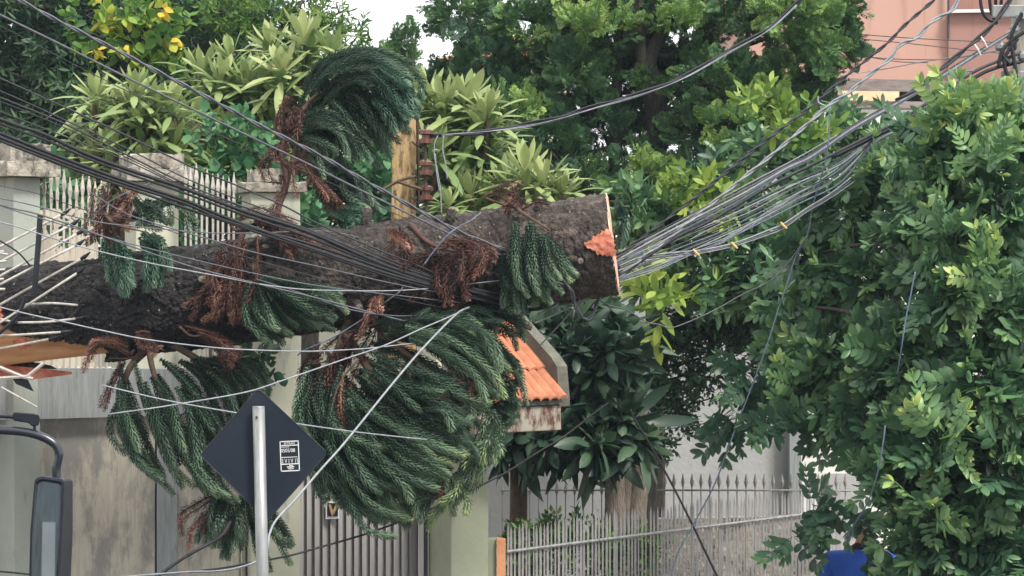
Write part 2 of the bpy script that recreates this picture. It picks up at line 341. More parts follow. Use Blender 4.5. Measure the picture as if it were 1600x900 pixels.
def spray_alternate(rng, n=9, L=.09, W=.028, gap=.022, hang=.6, wid=.5):
    parts = []; p = np.zeros(3); d = np.array([0, 0, 1.])
    for i in range(n):
        q = p + d * gap; parts.append((*stem(p, q, .002), -.15)); p = q; d = norm(d + rng.normal(0, .1, 3))
        a = i * 2.4; f = norm(np.array([math.cos(a), math.sin(a), .5 + rng.normal(0, .2)]))
        V, FA = xf(leaf(L * rng.uniform(.7, 1.1), W, 4 if L > .09 else 2, rng.uniform(0, .5), .3, widest=wid), f, rng.uniform(-.6, .6) + math.pi, p)
        parts.append((V, FA, rng.normal(0, .09) + .12 * i / n))
    return assemble(parts)
def spray_rosette(rng, n=18, L=.36, W=.055, open_=1.0, droop=.45):
    parts = []
    for i in range(n):
        u = (i + .5) / n; el = math.radians(80 - 85 * open_ * u); a = i * 2.399 + rng.normal(0, .15)
        f = np.array([math.cos(a) * math.cos(el), math.sin(a) * math.cos(el), math.sin(el)]); l = L * rng.uniform(.75, 1.1) * (.55 + .6 * min(1, u * 1.8))
        V, FA = leaf(l, W * rng.uniform(.85, 1.15), 6, 0, .35, widest=.6)
        # basis: z->f, y -> upward side so the bend droops
        up = np.array([0, 0, 1.]); side = norm(np.cross(f, up)); nrm = np.cross(side, f)
        nrm = nrm if nrm[2] >= 0 else -nrm
        V = V[:, 0:1] * side + V[:, 1:2] * nrm + V[:, 2:3] * f
        r = np.linalg.norm(V, axis=1); V[:, 2] -= droop * (.25 + u) * r * r / L * .9
        parts.append((V + np.array([0, 0, -.10 * u]), FA, .22 * (1 - u) + rng.normal(0, .06)))
    parts.append((*stem((0, 0, -.3), (0, 0, .02), .014), -.5))
    return assemble(parts)
def spray_cypress(rng, L=.26, n=11):
    parts = []
    def strip(p, f, l, w, nn, t):
        f = norm(f); s = norm(np.cross(f, nn)); V = np.array([p, p + f * l * .5 + s * w, p + f * l, p + f * l * .5 - s * w]); parts.append((V, np.array([(0, 1, 2, 3)]), t))
    curve = rng.normal(0, .25)
    for i in range(n):
        t = (i + 1) / n; p = np.array([0, curve * L * t * t, L * t]); nn = np.array([0, 1, 0.]) + rng.normal(0, .25, 3)
        if i: strip(pp, p - pp, L / n * 1.6, .004, nn, -.2)
        pp = p; bl = L * .55 * (1 - t) ** .6 * rng.uniform(.6, 1.1) + .02
        for sgn in (-1, 1):
            f = norm(np.array([sgn * .85, rng.normal(0, .35), .8])); strip(p, f, bl, .007, nn, .1 * t)
            for k in range(3):
                for s2 in (-1, 1):
                    q = p + f * bl * (.25 + .22 * k); g = norm(f + s2 * .7 * norm(np.cross(f, nn)) + rng.normal(0, .2, 3)); strip(q, g, bl * .42 * (1 - .2 * k) + .008, .0065, nn, .12 + .12 * t + rng.normal(0, .05))
    return assemble(parts)

def foliage(name, blobs, tpls, m, parent, rng, density=26, size=(.8, 1.2), out=1.0, up=.3, jit=.6, inner=.35, base_t=.4, spread=.16, hang=0.0):
    """sprays through the volume of ellipsoid clumps: blob = (x, y, depth, rx_px, ry_px, rd_m[, density factor[, tint]])"""
    Vs, Fs, Ts = [], [], []; nv = 0
    for bl in blobs:
        x, y, Y, rx, ry, rd = bl[:6]; k = bl[6] if len(bl) > 6 else 1; bt = bl[7] if len(bl) > 7 else 0
        c = P(x, y, Y); s = Y / F; rad = np.array([rx * s, rd, ry * s])
        ext = .6 * max(tp_[0][:, 2].max() for tp_ in tpls) * (size[0] + size[1]) / 2 * min(1, out)
        area = 4 * math.pi * ((rad[0] * rad[1]) ** 1.6 / 3 + (rad[0] * rad[2]) ** 1.6 / 3 + (rad[1] * rad[2]) ** 1.6 / 3) ** (1 / 1.6)
        n = max(3, int(area * density * k))
        d = norm(rng.normal(0, 1, (n, 3))); r = rng.uniform(inner, 1, n) ** .6
        r *= 1 + .16 * np.sin(d[:, 0] * 7 + x) * np.sin(d[:, 2] * 6 + y)
        pos = c + d * r[:, None] * np.maximum(rad - ext, rad * .3)
        fw = d * out + np.array([0, 0, up]) + rng.normal(0, jit, (n, 3)); fw[:, 2] -= hang
        R = rotm(fw, rng.uniform(0, 2 * math.pi, n)); sc = rng.uniform(size[0], size[1], n)
        tn = base_t + bt + rng.normal(0, spread, n) * .6 + rng.normal(0, .06)
        which = rng.randint(0, len(tpls), n)
        for j, (V, FA, T) in enumerate(tpls):
            ix = np.where(which == j)[0]
            if not len(ix): continue
            W = np.einsum('vk,nik->nvi', V, R[ix]) * sc[ix][:, None, None] + pos[ix][:, None, :]
            Vs.append(W.reshape(-1, 3)); Fs.append((FA[None] + (nv + np.arange(len(ix)) * len(V))[:, None, None]).reshape(-1, 4)); nv += len(V) * len(ix)
            Ts.append((T[None] + tn[ix][:, None]).ravel())
    return mesh(name, np.vstack(Vs), np.vstack(Fs), m, parent, tint=np.clip(np.concatenate(Ts), 0, 1), smooth=True)

def limbs(mb, root, blobs, r, rng, sub=3):
    """curved limbs from a trunk point to the middle of each clump, with side twigs"""
    root = np.array(root)
    for bl in blobs:
        c = P(*bl[:3]); mid = (root + c) / 2 + rng.normal(0, .12, 3) + (0, 0, -.1)
        pl = spline([root, mid, c], 6); mb.tube(pl, np.linspace(r, r * .35, len(pl)), 6)
        s = bl[2] / F
        for _ in range(sub):
            e = c + norm(rng.normal(0, 1, 3)) * np.array([bl[3] * s, bl[5], bl[4] * s]) * .8
            pl = spline([c, (c + e) / 2 + rng.normal(0, .05, 3), e], 4); mb.tube(pl, np.linspace(r * .35, r * .1, len(pl)), 4)

# ------------------------------------------------------------------ the ground
def sheet(name, x0, x1, y0, y1, z, m):
    tag(mesh(name, [(x0, y0, z), (x1, y0, z), (x1, y1, z), (x0, y1, z)], [(0, 1, 2, 3)], m), kind='structure')
sheet('ground', -300, 300, -300, 500, -.15, M['soil'])
sheet('road', -60, 60, 5.0, 16.6, -.14, M['asphalt'])
_o = MB().box((0, 17.95, -.075), (120, 2.7, .15)).build('sidewalk', M['paving']); tag(_o, kind='structure')
sheet('yard', -8, 8, 21.6, 36, -.1, M['soil'])

# ------------------------------------------------------------------ walls, pillars, gate, canopy
def pbox(mb, x0, x1, yt0, yt1, yb0, yb1, Y0, Y1, depth):
    """block whose front face spans the given picture rows at depth Y0 (left) .. Y1 (right); a bottom of None reaches the ground"""
    a, b_, c, d = P(x0, yt0, Y0), P(x1, yt1, Y1), None, None
    e = P(x0, yb0, Y0) if yb0 is not None else np.array([a[0], a[1], -.05])
    f = P(x1, yb1, Y1) if yb1 is not None else np.array([b_[0], b_[1], -.05])
    D = np.array([0, depth, 0])
    mb.hexa([e, f, f + D, e + D, a, b_, b_ + D, a + D]); return mb
Yl = lambda x: 19.1 + .4 * x / 420.0

wall = thing('board_wall', (-2.6, 19.3, 0), 'weathered beige and grey board wall under the fallen trunk, left of the gate', 'wall')
for x0, x1, mm in ((-260, 19, 'board'), (53, 242, 'board'), (277, 374, 'board')):
    mb = MB(); pbox(mb, x0, x1, 640, 640, None, None, Yl(x0) + .03, Yl(x1) + .03, .1); mb.build('panel', M[mm], wall)
for x0, x1 in ((19, 53), (245, 277)):
    mb = MB(); pbox(mb, x0, x1, 640, 640, None, None, Yl(x0) + .015, Yl(x1) + .015, .11); mb.build('batten', M['board_grey'], wall)
mb = MB(); pbox(mb, 242, 245, 640, 640, None, None, Yl(242) + .05, Yl(245) + .05, .05); mb.build('joint_strip', M['darkframe'], wall)
mb = MB(); pbox(mb, -260, 372, 572, 578, 664, 646, Yl(-260) - .06, Yl(372) - .06, .2); mb.build('top_board', M['board_grey'], wall)

def rot_pillar(name, xc, ytop, ybot, Y, s, th, m, lab, capm=None, cap=None, mR=None):
    """square pillar turned by th; xc is the picture column of its near corner"""
    c = P(xc, 450, Y); R = Matrix.Rotation(th, 3, 'Z')
    ctr = Vector((c[0], c[1], 0)) + R @ Vector((s / 2, s / 2, 0))
    zt = P(xc, ytop, Y)[2]; zb = -.05 if ybot is None else P(xc, ybot, Y)[2]
    t = thing(name, (ctr.x, ctr.y, zb), lab, 'pillar')
    MB().box((ctr.x, ctr.y, (zt + zb) / 2), (s, s, zt - zb), th).build('shaft', m, t, bevel=.008)
    if cap:
        z = zt
        for (w, h) in cap:
            # slightly eroded slab
            g = MB(); n = 10; top = []; bot = []
            for k in range(4 * n):
                e = k // n; u = (k % n) / n - .5
                q = [(u, -.5), (.5, u), (-u, .5), (-.5, -u)][e]; j = 1 + random.uniform(-.035, .02)
                top.append(Vector((q[0] * w * j, q[1] * w * j, 0))); bot.append(Vector((q[0] * w, q[1] * w, 0)))
            V = [Vector((ctr.x, ctr.y, z + .002)) + R @ p for p in bot] + [Vector((ctr.x, ctr.y, z + h + random.uniform(-.02, .015))) + R @ p for p in top]
            N = 4 * n; FA = [tuple(range(N))[::-1], tuple(range(N, 2 * N))] + [(i, (i + 1) % N, (i + 1) % N + N, i + N) for i in range(N)]
            g.add(V, FA).build('cap', M['mossy_concrete'], t); z += h
    return t
D = math.radians
rot_pillar('fence_pillar', 21, 276, None, 18.98, .20, D(38), M['render_grey'], 'grey-green wall pillar with a stepped mossy cap at the left edge of the photo', cap=[(.40, .10), (.30, .13)])
rot_pillar('fence_pillar', 212, 283, None, 19.42, .30, D(22), M['render_pale'], 'pale wall pillar behind the black cables, with the broad blotchy cap', cap=[(.46, .09), (.36, .09)])
rot_pillar('fence_pillar', 392, 300, None, 19.42, .34, D(16), M['render_pale'], 'pale cream pillar right behind the traffic sign, with a stepped concrete cap', cap=[(.42, .07), (.28, .08)])
rot_pillar('gate_pillar', 705, 640, None, 19.42, .30, D(33), M['render_green'], 'green rendered gate pillar holding up the tiled canopy')

# beige low wall in the yard
mb = MB(); pbox(mb, -40, 150, 326, 326, None, None, 21.0, 21.0, .12)
tag(mb.build('garden_wall', M['beigewall']), 'low beige wall seen through the white spiked fence at the left', 'wall')

# metal gate
gate = thing('driveway_gate', (-1.0, 19.75, 0), 'grey metal driveway gate of upright boards, below the green hanging bough', 'gate')
nb = 15
mb = MB()
for i in range(nb):
    x0 = 467 + (652 - 467) * i / nb; x1 = 467 + (652 - 467) * (i + 1) / nb - 1.1
    pbox(mb, x0, x1, 600, 600, None, None, 19.72 + .002 * (i % 2), 19.76 + .002 * (i % 2), .02)
mb.build('boards', M['gate'], gate)
mb = MB(); pbox(mb, 465, 653, 600, 600, None, None, 19.76, 19.8, .03); mb.build('backing', M['darkframe'], gate)
mb = MB(); pbox(mb, 653, 662, 598, 598, None, None, 19.62, 19.62, .09); mb.build('frame', M['gate'], gate)
mb = MB(); pbox(mb, 662.5, 668, 598, 598, None, None, 19.64, 19.64, .09); mb.build('frame', M['darkframe'], gate)
# little notice on the gate
nt_ = thing('notice', P(520, 810, 19.7), 'small white-framed notice with an orange picture, on the grey gate boards', 'sign')
mb = MB(); pbox(mb, 509, 530, 783, 783, 811, 810, 19.70, 19.70, .008); mb.build('plate', M['white'], nt_)
mb = MB(); pbox(mb, 511.5, 528, 786, 786, 807, 807, 19.694, 19.694, .004); mb.build('picture', M['plastic'], nt_)
mb = MB(); mb.prism([P(*p, 19.688) for p in ((513, 788), (517, 788), (520, 798), (525, 787), (528, 790), (521, 806), (518, 806))], [P(*p, 19.692) for p in ((513, 788), (517, 788), (520, 798), (525, 787), (528, 790), (521, 806), (518, 806))]); mb.build('emblem', M['polewood'], nt_)

# canopy over the gate: local frame u (along the eave), v (up the slope, horizontally), w up
TH = D(33)
O = P(888, 629, 19.35); U = np.array([-math.cos(TH), -math.sin(TH) * .55, -.03]); Vv = np.array([-math.sin(TH), math.cos(TH), 0])
U[:2] /= np.linalg.norm(U[:2])
RUN, RISE, LEN = .92, .66, .64
canopy = thing('gate_canopy', (O[0] - .4, O[1] + .3, 2.15), 'orange tiled canopy over the gate with a peeling white and brown edge beam', 'canopy')
def cp(u, v, w=0): return O + U * u + Vv * v + np.array([0, 0, RISE * v / RUN + w])
# corrugated tiles, four courses
NX, NYr, courses = 220, 12, 3
for c_ in range(courses):
    v0 = RUN * c_ / courses - (.04 if c_ else 0); v1 = RUN * (c_ + 1) / courses
    V = []; FA = []
    jx = rs.normal(0, .003, 60)
    for j in range(NYr + 1):
        v = v0 + (v1 - v0) * j / NYr
        for i in range(NX + 1):
            u = LEN * i / NX; ph = (u / .066 + .13 * c_); k = int(ph); fr = ph - k
            h = .021 * (1 - abs(2 * fr ** .72 - 1) ** 2.2) * (1 if True else 0) + jx[k % 60]
            w = h + .024 * (1 - j / NYr) + .004
            V.append(cp(u, v, w))
    n1 = NX + 1
    for j in range(NYr):
        for i in range(NX): FA.append((j * n1 + i, j * n1 + i + 1, (j + 1) * n1 + i + 1, (j + 1) * n1 + i))
    nV = len(V)
    for i in range(NX + 1): V.append(V[i] + np.array([0, 0, -.013]) + Vv * .002)
    for i in range(NX): FA.append((i + 1, i, nV + i, nV + i + 1))
    o = mesh('tile_course', np.array(V), FA, M['terracotta'], canopy)
    o.data.materials.append(M['terracotta'])
# ridge
mb = MB(); mb.tube([cp(u, RUN + .02, .02) for u in np.linspace(-.02, LEN, 12)], .05, 10); mb.build('ridge', M['terracotta'], canopy, True)
mb = MB(); mb.hexa([cp(.03, .03, -.03), cp(LEN, .03, -.03), cp(LEN, RUN, -.03), cp(.03, RUN, -.03), cp(.03, .03, -.006), cp(LEN, .03, -.006), cp(LEN, RUN, -.006), cp(.03, RUN, -.006)]); mb.build('roof_slab', M['concrete'], canopy)
b0 = O + Vv * .05; H = np.array([0, 0, 1.])
mb = MB(); e0, e1 = b0 + U * .02, b0 + U * LEN
mb.hexa([e0 - H * .185, e1 - H * .185, e1 - H * .185 + Vv * .7, e0 - H * .185 + Vv * .7, e0 - H * .02, e1 - H * .02, e1 - H * .02 + Vv * .7, e0 - H * .02 + Vv * .7]); mb.build('edge_beam', M['peeling'], canopy, bevel=.006)
# concrete verge wall on the right of the tiles
def verge(off):
    q = []
    for (v, w) in ((.06, -.16), (.06, .01), (.0, .05), (.12, .20), (.62, .50), (RUN + .1, .62), (RUN + .1, .3)):
        q.append(O + Vv * v + H * (w + (RISE * v / RUN * 0)) - U * off)
    return q
def vg(off):
    pts = [(.10, -.03), (.10, .02), (.13, .24), (.20, .30), (.78, .66), (RUN + .06, .68), (RUN + .06, .10)]
    return [O + Vv * a + H * b - U * off for a, b in pts]
mb = MB(); mb.prism(vg(-.005), vg(.07)); mb.build('verge_wall', M['concrete'], canopy)

# brick stub between gate pillar and fence
mb = MB(); pbox(mb, 763, 775, 843, 843, None, None, 19.65, 19.65, .2); tag(mb.build('render_post', M['render_green']), 'thin green strip of render beside the green gate pillar', 'post')
mb = MB(); pbox(mb, 776, 790, 842, 844, None, None, 19.62, 19.64, .15); tag(mb.build('brick_post', M['brick']), 'short raw orange brick post between green gate pillar and picket fence', 'post')

# ------------------------------------------------------------------ picket fences
def fl(x):  # facade line depth right of the gate
    t = (x - 792) / 478.0; return 19.7 + 1.45 * t
fence = thing('picket_fence', (1.1, 20.4, 0), 'long weathered grey picket fence standing before the yard at bottom right', 'fence')
NP = 92; xs = np.linspace(794, 1312, NP); proto = None
mbp = MB(); mbp.box((0, 0, 0), (.0125, .008, 1.0)); mbp.prism([(-.00625, -.004, .5), (.00625, -.004, .5), (0, -.004, .53)], [(-.00625, .004, .5), (.00625, .004, .5), (0, .004, .53)])
pk_me = None
for i, x in enumerate(xs):
    Y = fl(x); top = P(x, 818 - 56 * (x - 794) / 476 + rs.normal(0, 4), Y); zt = top[2]
    me_o = mesh('picket', np.array([(v[0] + top[0], v[1] + top[1], (v[2] + .5) * (zt / 1.03)) for v in mbp.v]), mbp.f, M['picket'], fence) if i == 0 else None
    if i == 0: proto = me_o; pk_z = zt; pk_top = top
    else:
        o = proto.copy(); COL.objects.link(o); o.parent = fence
        w = rs.uniform(.75, 1.35)
        # scale about the fence base so that the copied mesh lands at its own place
        loc = np.array([top[0], top[1], 0]) - BASE[fence]; p0 = np.array([pk_top[0], pk_top[1], 0]) - BASE[fence]
        o.scale = (w, 1, zt / pk_z); o.location = (loc[0] - p0[0] * w, loc[1] - p0[1], 0)
        o.rotation_euler = (0, rs.normal(0, .002), 0)
mb = MB(); mb.tube([P(x, 862 - 60 * (x - 792) / 478, fl(x) - .02) for x in (792, 900, 1020, 1140, 1320)], .011, 6); mb.build('rail', M['picket'], fence)
mb = MB(); mb.tube([P(x, 1010 - 70 * (x - 792) / 478, fl(x) - .02) for x in (792, 1020, 1320)], .011, 6); mb.build('rail', M['picket'], fence)
mb = MB(); pbox(mb, 908, 914, 846, 846, None, None, fl(908) + .01, fl(914) + .01, .03); mb.build('post', M['picket'], fence)

rear = thing('spear_fence', (1.2, 23.5, 0), 'thin spear-topped iron fence in the yard, behind the weathered picket fence', 'fence')
sp = MB(); sp.tube([(0, 0, 0), (0, 0, 1)], .0055, 5)
sx = np.arange(785, 1330, 14.1); first = None; YR = 23.5
for i, x in enumerate(sx):
    tp = P(x, 752 if x < 950 else 740, YR)
    if first is None:
        V = [(tp[0] + v[0], tp[1] + v[1], v[2] * (tp[2] - .12)) for v in sp.v]; g = MB(); g.add(V, sp.f)
        z = tp[2] - .12
        for (a, r) in (((0, .006), (.03, .006)),): pass
        g.tube([(tp[0], tp[1], z), (tp[0], tp[1], z + .02), (tp[0], tp[1], z + .05), (tp[0], tp[1], z + .12)], [.004, .010, .018, .002], 6)
        first = g.build('spear', M['dark_picket'], rear); f0 = tp
    else:
        o = first.copy(); COL.objects.link(o); o.parent = rear; o.location = (tp[0] - f0[0], 0, tp[2] - f0[2])
mb = MB(); mb.tube([P(785, 766, YR - .015), P(1200, 766, YR - .015), P(1330, 767, YR - .015)], .008, 5); mb.build('rail', M['dark_picket'], rear)

mb = MB(); pbox(mb, 1005, 1290, 812, 806, None, None, 24.6, 24.6, .2); tag(mb.build('low_wall', M['mossy_concrete']), 'low dark concrete wall added in the yard behind both fences, lower right', 'wall')  # dark wall added so the gaps between the pickets read darker
# white spiked fence on top of the board wall
def spike_fence(x0, x1, n, yt, yb, lab, Y, slope=0):
    t = thing('spiked_fence', P((x0 + x1) / 2, yb, Y), lab, 'fence')
    for i in range(n):
        x = x0 + (x1 - x0) * i / (n - 1) + rs.normal(0, .7); y = yt + slope * i / (n - 1) + rs.normal(0, 5)
        tp = P(x, y, Y); bt = P(x + rs.normal(0, 1), yb, Y); L_ = tp[2] - bt[2]
        zs = [(0, .007), (.55, .008), (.8, .009), (.86, .013), (.89, .008), (.93, .017), (1, .002)]
        MB().tube([bt + (tp - bt) * a for a, _ in zs], [r for _, r in zs], 5).build('picket', M['white_picket'], t)
    for yy in (yb - 10, yb - 60, ):
        MB().tube([P(x0 - 6, yy, Y + .012), P(x1 + 6, yy, Y + .012)], .01, 5).build('rail', M['white_picket'], t)
    return t
spike_fence(50, 168, 13, 262, 585, 'white spiked iron fence between the left-edge pillar and the blotchy pillar', 19.25, 15)
spike_fence(290, 366, 10, 258, 585, 'white spiked iron fence between the blotchy pillar and the cream pillar', 19.4, 20)

# yard: grey house wall, white house, pink building
mb = MB(); pbox(mb, 690, 1232, 380, 380, None, None, 27.5, 27.5, .3)
gw = mb.build('rendered_house_wall', M['greywall']); tag(gw, 'large grey rendered wall beyond the picket fence and the trees', 'wall')
mb = MB(); pbox(mb, 1234, 1252, 640, 640, None, None, 27.3, 27.3, .3)
tag(mb.build('corner_post', M['board_grey']), 'blue-grey upright post at the right end of the grey wall', 'post')
wh = thing('white_house', P(1500, 900, 28.5) * np.array([1, 1, 0]), 'white house showing through gaps in the big tree at right', 'building')
mb = MB(); pbox(mb, 1250, 2000, 180, 180, None, None, 28.2, 28.2, 5); mb.build('wall', M['whitewall'], wh)
mb = MB(); pbox(mb, 1290, 1350, 740, 740, 900, 900, 28.14, 28.14, .05); mb.build('window', M['greywall'], wh)

pink = thing('pink_building', P(1500, 900, 36) * np.array([1, 1, 0]), 'tall pink rendered building behind the overhead cables, upper right', 'building')
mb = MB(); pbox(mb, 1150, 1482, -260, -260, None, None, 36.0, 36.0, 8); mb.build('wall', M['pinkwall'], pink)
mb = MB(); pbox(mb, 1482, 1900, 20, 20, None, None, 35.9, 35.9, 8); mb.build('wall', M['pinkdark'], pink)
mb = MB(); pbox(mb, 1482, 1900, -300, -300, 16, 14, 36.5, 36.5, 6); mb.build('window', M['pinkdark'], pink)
mb = MB(); mb.hexa([P(1484, 20, 35.8), P(1900, 14, 35.8), P(1900, 14, 36.1), P(1484, 20, 36.1), P(1484, 15, 35.8), P(1900, 8, 35.8), P(1900, 8, 36.1), P(1484, 15, 36.1)]); mb.build('sill', M['whitewall'], pink)
mb = MB(); mb.tube([P(1486, 18, 35.85), P(1502, -8, 35.85)], .022, 6); mb.build('window_frame', M['whitewall'], pink)
mb = MB(); pbox(mb, 1481, 1483.5, -40, -40, 60, 60, 35.88, 35.88, .05); mb.build('downpipe', M['darkframe'], pink)

shed = thing('flat_roof', P(1390, 160, 31), 'grey stained flat roof with an edge coloured as if lit orange below the pink building', 'roof')
mb = MB(); pbox(mb, 1310, 1560, 122, 128, 141, 146, 31.5, 31.5, 2.0); mb.build('slab', M['slab'], shed)
mb = MB(); pbox(mb, 1312, 1405, 141.5, 143, 156, 158, 31.2, 31.2, .2); mb.build('lit_edge', M['litslab'], shed)  # lit stretch of the slab edge, painted as its own orange strip
mb = MB(); pbox(mb, 1270, 1560, 168, 168, None, None, 31.6, 31.6, 2.0); mb.build('wall', M['whitewall'], shed)
mb = MB(); pbox(mb, 1290, 1560, 157, 160, 168, 170, 31.3, 31.3, 1.0); mb.build('fascia', M['slab'], shed)

far = thing('terracotta_roofed_house', P(740, 200, 60) * np.array([1, 1, 0]), 'far house with a terracotta roof between the trees', 'building')
mb = MB(); mb.prism([P(676, 92, 60), P(720, 84, 60), P(815, 52, 60), P(900, 92, 60)], [P(676, 92, 66), P(720, 84, 66), P(815, 52, 66), P(900, 92, 66)]); mb.build('roof', M['brick'], far)
mb = MB(); pbox(mb, 682, 895, 92, 92, None, None, 60.3, 60.3, 5); mb.build('wall', M['beigewall'], far)

# ------------------------------------------------------------------ the felled araucaria trunk
tree = thing('felled_araucaria', P(500, 460, 18.2), 'huge felled araucaria trunk lying across the sagging cables, with its green and dead brown boughs', 'tree')
A = P(-330, 545, 18.34); B = P(957, 381, 18.08); AX = B - A; LL = np.linalg.norm(AX); ax = AX / LL
e1 = np.cross(ax, (0, 0, 1)); e1 /= np.linalg.norm(e1)          # towards the camera side
e2 = np.cross(e1, ax)                                           # up
if e1[1] > 0: e1 = -e1
if e2[2] < 0: e2 = -e2
def rad(s): return .345 - .03 * (s / LL)
def logpt(s, a, r):  # a = angle from camera side, positive up
    return A + ax * s + r * (math.cos(a) * e1 + math.sin(a) * e2)
def s_of(px): return (px + 330) / 1287.0 * LL
NS, NA = 860, 250
S = np.linspace(s_of(-5), LL, NS); AN = np.linspace(-math.pi, math.pi, NA, endpoint=False)
gs, ga = np.meshgrid(S, AN, indexing='ij'); s_, a_ = gs.ravel(), ga.ravel()
R0 = .345 - .03 * s_ / LL
nx, ny = np.cos(a_) * R0, np.sin(a_) * R0
q = np.stack([s_, nx, ny], 1)
w1 = vnoise(q * (3, 3, 3)); warp = np.stack([vnoise(q * 6 + 11), vnoise(q * 6 + 37), vnoise(q * 6 + 71)], 1) - .5
# cracked plates that run around the stem, plus coarse scales and ring scars
pl = vnoise((q + warp * .10) * (20, 11, 11)); pl2 = vnoise((q + warp * .05) * (55, 30, 30)); ring = np.abs(((s_ + .02 * w1) / .055) % 1 - .5)
lf = 1 / (1 + np.exp((s_ - s_of(520)) / .35))          # long plates on the butt half, small scales and ring scars on the upper half
plh = vnoise((q + warp * .12) * (7, 26, 26)); plv = vnoise((q + warp * .06) * (30, 12, 12) + 5); pl3 = vnoise(q * (90, 60, 60))
groove = np.exp(-(np.abs(plh - .5) / .055) ** 2); groove2 = np.exp(-(np.abs(pl - .5) / .05) ** 2)
dis = .03 * (w1 - .5) + lf * (.030 * (np.clip(plh, .2, .8) - .5) - .020 * groove) + (1 - lf) * (.018 * (plv - .5) - .009 * groove2 + .007 * ring) + .014 * (pl2 - .5) + .006 * (pl3 - .5)
_ = 0
r_ = R0 + dis
V = A + s_[:, None] * ax + (r_ * np.cos(a_))[:, None] * e1 + (r_ * np.sin(a_))[:, None] * e2
idx = np.arange(NS * NA).reshape(NS, NA); nxt = np.roll(idx, -1, 1)
FA = np.stack([idx[:-1], nxt[:-1], nxt[1:], idx[1:]], -1).reshape(-1, 4)
# ragged end of the bark at the left: the wood is bare beyond it
cs = s_[FA].mean(1); ca = np.degrees(np.arctan2(np.sin(a_[FA]).mean(1), np.cos(a_[FA]).mean(1)))
pxs = cs / LL * 1287 - 330
edge = np.interp(ca, [-180, -115, -72, -50, -33, -20, 0, 30, 60, 120, 180], [130, 150, 170, 165, 120, 50, 24, 20, 16, 16, 60]) + 12 * (vnoise(np.stack([ca / 9, cs * 0, cs * 0], 1)) - .5)
keep = pxs > edge
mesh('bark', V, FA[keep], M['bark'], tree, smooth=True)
# the inner wood
n2 = 200; V2 = []; S2 = np.linspace(0, LL, n2); na = 64
for i, s in enumerate(S2):
    for k in range(na):
        a = 2 * math.pi * k / na; flt = 1 - .035 * math.sin(3 * a + s * 2) ** 2 - .015 * math.sin(7 * a)
        V2.append(logpt(s, a, (rad(s) - .045) * flt))
F2 = [(i * na + k, i * na + (k + 1) % na, (i + 1) * na + (k + 1) % na, (i + 1) * na + k) for i in range(n2 - 1) for k in range(na)]
mesh('wood', np.array(V2), F2, M['wood'], tree, smooth=True)
# sawn end with the pale ring of sapwood
V3 = [B + ax * .006]; 
for rr_ in (.5, .9, 1.0):
    for k in range(96):
        a = 2 * math.pi * k / 96; V3.append(logpt(LL, a, rad(LL) * rr_ * (1 + .015 * math.sin(5 * a) + .008 * math.sin(17 * a))) + ax * (.006 + .004 * math.sin(9 * a) if rr_ < 1 else .003))
F3 = [(0, 1 + k, 1 + (k + 1) % 96) for k in range(96)] + [(1 + 96 * j + k, 1 + 96 * (j + 1) + k, 1 + 96 * (j + 1) + (k + 1) % 96, 1 + 96 * j + (k + 1) % 96) for j in range(2) for k in range(96)]
F3 += [(193 + k, 193 + (k + 1) % 96, 289 + (k + 1) % 96, 289 + k) for k in range(96)]
for k in range(96):
    a = 2 * math.pi * k / 96; V3.append(logpt(LL - .006, a, rad(LL) * (1.02 + .01 * math.sin(5 * a))))
mesh('sawn_face', np.array(V3), F3, M['cutface'], tree)
# the red patch where the bark was torn away beside the cut
def in_poly(x, y, poly):
    c = False; n = len(poly); j = n - 1
    for i in range(n):
        if (poly[i][1] > y) != (poly[j][1] > y) and x < (poly[j][0] - poly[i][0]) * (y - poly[i][1]) / (poly[j][1] - poly[i][1]) + poly[i][0]: c = not c
        j = i
    return c
def patch(name, poly, lift, m):
    cx = np.array([p[0] for p in poly]); cy = np.array([p[1] for p in poly]); Vp = []; Fp = []; ids = {}
    st = .9; X = np.arange(cx.min() - st, cx.max() + st, st); Yy = np.arange(cy.min() - st, cy.max() + st, st)
    def vid(i, j):
        if (i, j) not in ids:
            x, y = X[0] + i * st, Yy[0] + j * st; s = s_of(x) + 0 ; c = A + ax * s; row = 450 - (c[2] - CZ) * F / c[1]
            hh = (row - y) * c[1] / F; rr = rad(s) + lift + .012 * vnoise(np.array([[x * .15, y * .15, 3]]))[0]
            a = math.asin(max(-.99, min(.99, hh / rr))); ids[(i, j)] = len(Vp); Vp.append(logpt(s, a, rr))
        return ids[(i, j)]
    for i in range(len(X)):
        for j in range(len(Yy)):
            if in_poly(X[i] + st / 2 + 1.5 * math.sin(Yy[j] * .7), Yy[j] + st / 2 + 1.3 * math.sin(X[i] * .9), poly): Fp.append((vid(i, j), vid(i + 1, j), vid(i + 1, j + 1), vid(i, j + 1)))
    return mesh(name, np.array(Vp), Fp, m, tree, smooth=True)
patch('torn_bark_patch', [(956, 358), (961, 380), (961, 402), (948, 401), (934, 398), (922, 388), (914, 384), (924, 377), (932, 371), (944, 364)], .018, M['redwood'])
patch('torn_bark_patch', [(40, 528), (60, 530), (64, 540), (48, 545), (36, 540)], .02, M['redwood'])
patch('torn_bark_patch', [(12, 445), (20, 440), (26, 480), (30, 500), (20, 505), (14, 480)], .012, M['redwood'])
